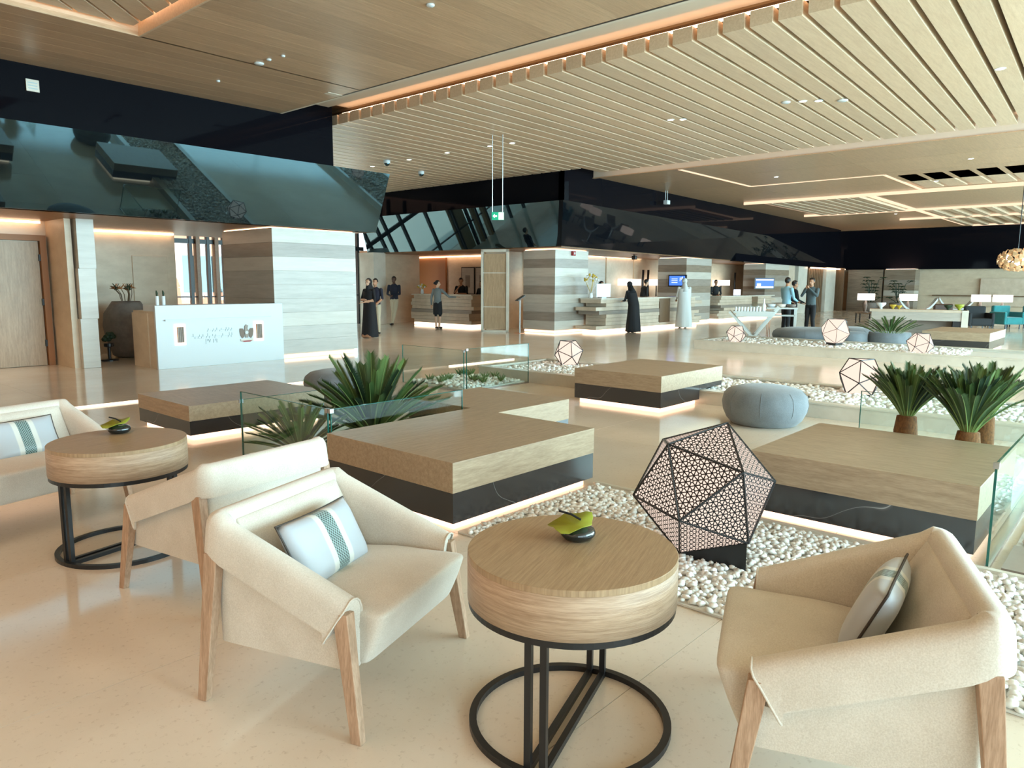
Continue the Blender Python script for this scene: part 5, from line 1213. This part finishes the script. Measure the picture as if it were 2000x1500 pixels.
        if hair == 'ghutra':
            bm = bmesh.new(); n = 20; tube(bm, [mk @ Vector((.083 * cos(2 * PI * j / n), .018 + .095 * sin(2 * PI * j / n), .095)) for j in range(n)], .009 * k, 6, closed=True); fin('head_cord', bm, m_cwhite, t, smooth=True)
    return t
FR_ = ((-.24, -.06, 1.12), (-.06, -.24, 1.06)), ((.24, -.06, 1.12), (.06, -.25, 1.08))      # hands clasped in front
DOWN = ((-.25, .03, 1.12), (-.26, -.05, .87)), ((.25, .03, 1.12), (.26, -.05, .87))
FOLD = ((-.25, -.05, 1.12), (.0, -.21, 1.13)), ((.25, -.05, 1.12), (.0, -.22, 1.06))
P = (m_skin, m_cblack, m_cblack, m_shoe, m_hair)
person('woman in a black abaya and headscarf with folded arms', (12.64, 16.53, 0), R(-78), 1.65, *FOLD, (m_skinl, m_cblack, m_cblack, m_skin, m_cblack), 'robe', hair='scarf', sleeve='short', female=True, bulk=1.15)
person('young man in a navy polo standing behind the woman in black', (13.72, 17.62, 0), R(-70), 1.66, ((-.24, .0, 1.12), (-.10, -.2, .92)), ((.24, .0, 1.12), (.08, -.2, .90)), (m_skin, m_cnavy, m_ckhaki, m_shoe, m_hair), sleeve='short')
person('man in a navy shirt and khaki trousers, hands clasped, near the wall', (17.15, 20.95, 0), R(-62), 1.76, *FR_, (m_skind, m_cnavy, m_ckhaki, m_shoe, m_hair), cross=True, headturn=R(-8))
person('woman in a grey top and black skirt reaching to the concierge counter', (16.75, 18.2, 0), R(108), 1.62, ((-.42, -.10, 1.16), (-.62, -.24, 1.15)), ((.25, .02, 1.12), (.27, -.02, .88)), (m_skinl, m_cgrey, m_cblack, m_shoe, m_hair), 'skirt', stance=.06, hair='bun', female=True, headturn=R(-60))
person('man in black resting his chin on a hand behind the concierge counter', (19.2, 19.5, 0), R(-62), 1.72, ((-.22, -.22, 1.18), (-.03, -.26, 1.40)), ((.26, -.2, 1.15), (.0, -.36, 1.17)), (m_skin, m_cblack, m_cblack, m_shoe, m_hair), sleeve='short', lean=.25, nod=R(12))
person('person in a dark jacket behind the framed door at the concierge counter', (19.45, 18.75, 0), R(-90), 1.62, *FR_, (m_skin, m_cblack, m_cblack, m_shoe, m_brownl), hair='long', female=True)
person('woman receptionist with dark hair behind the first counter', (20.8, 14.4, 0), R(10), 1.62, *FR_, P, hair='long', female=True)
person('woman in a black abaya leaning over the first reception counter', (19.95, 12.55, 0), R(165), 1.60, ((-.22, -.16, 1.10), (-.12, -.38, 1.08)), ((.22, -.16, 1.10), (.10, -.4, 1.08)), (m_skinl, m_cblack, m_cblack, m_shoe, m_cblack), 'robe', hair='scarf', lean=.32, nod=R(15), female=True, bulk=1.2)
person('man receptionist in a dark suit facing right behind the first counter', (23.75, 14.6, 0), R(58), 1.70, *FR_, (m_skinl, m_cdgreen, m_cblack, m_shoe, m_hair), lean=.25, nod=R(10))
person('man in a white robe and white headdress at the first counter', (23.35, 12.62, 0), R(135), 1.74, ((-.24, -.1, 1.12), (-.16, -.36, 1.12)), ((.24, -.05, 1.10), (.2, -.25, 1.0)), (m_skin, m_cwhite, m_cwhite, m_brownl, m_cwhite), 'robe', hair='ghutra', lean=.06, bulk=1.3)
person('man receptionist in a dark suit behind the second counter', (31.0, 15.2, 0), R(-40), 1.72, *FR_, (m_skin, m_cdgreen, m_cblack, m_shoe, m_hair))
person('man in a light blue shirt and dark trousers at the serving table', (22.1, 8.52, 0), R(62), 1.75, ((-.24, -.06, 1.12), (-.14, -.28, 1.04)), ((.24, -.06, 1.12), (.16, -.3, 1.02)), (m_skin, m_cblue, m_cblack, m_shoe, m_hair), headturn=R(10))
person('man in a black jacket half hidden behind the man in light blue', (22.75, 8.55, 0), R(40), 1.66, ((-.24, -.06, 1.12), (-.14, -.28, 1.04)), ((.24, -.06, 1.12), (.16, -.3, 1.02)), P)
person('bearded man in a slate jacket with hands near his face', (22.75, 8.02, 0), R(-100), 1.74, ((-.25, -.12, 1.20), (-.05, -.22, 1.42)), ((.26, -.14, 1.20), (.06, -.22, 1.42)), (m_skin, m_cslate, m_cblack, m_shoe, m_hair), stance=.13, nod=R(5))
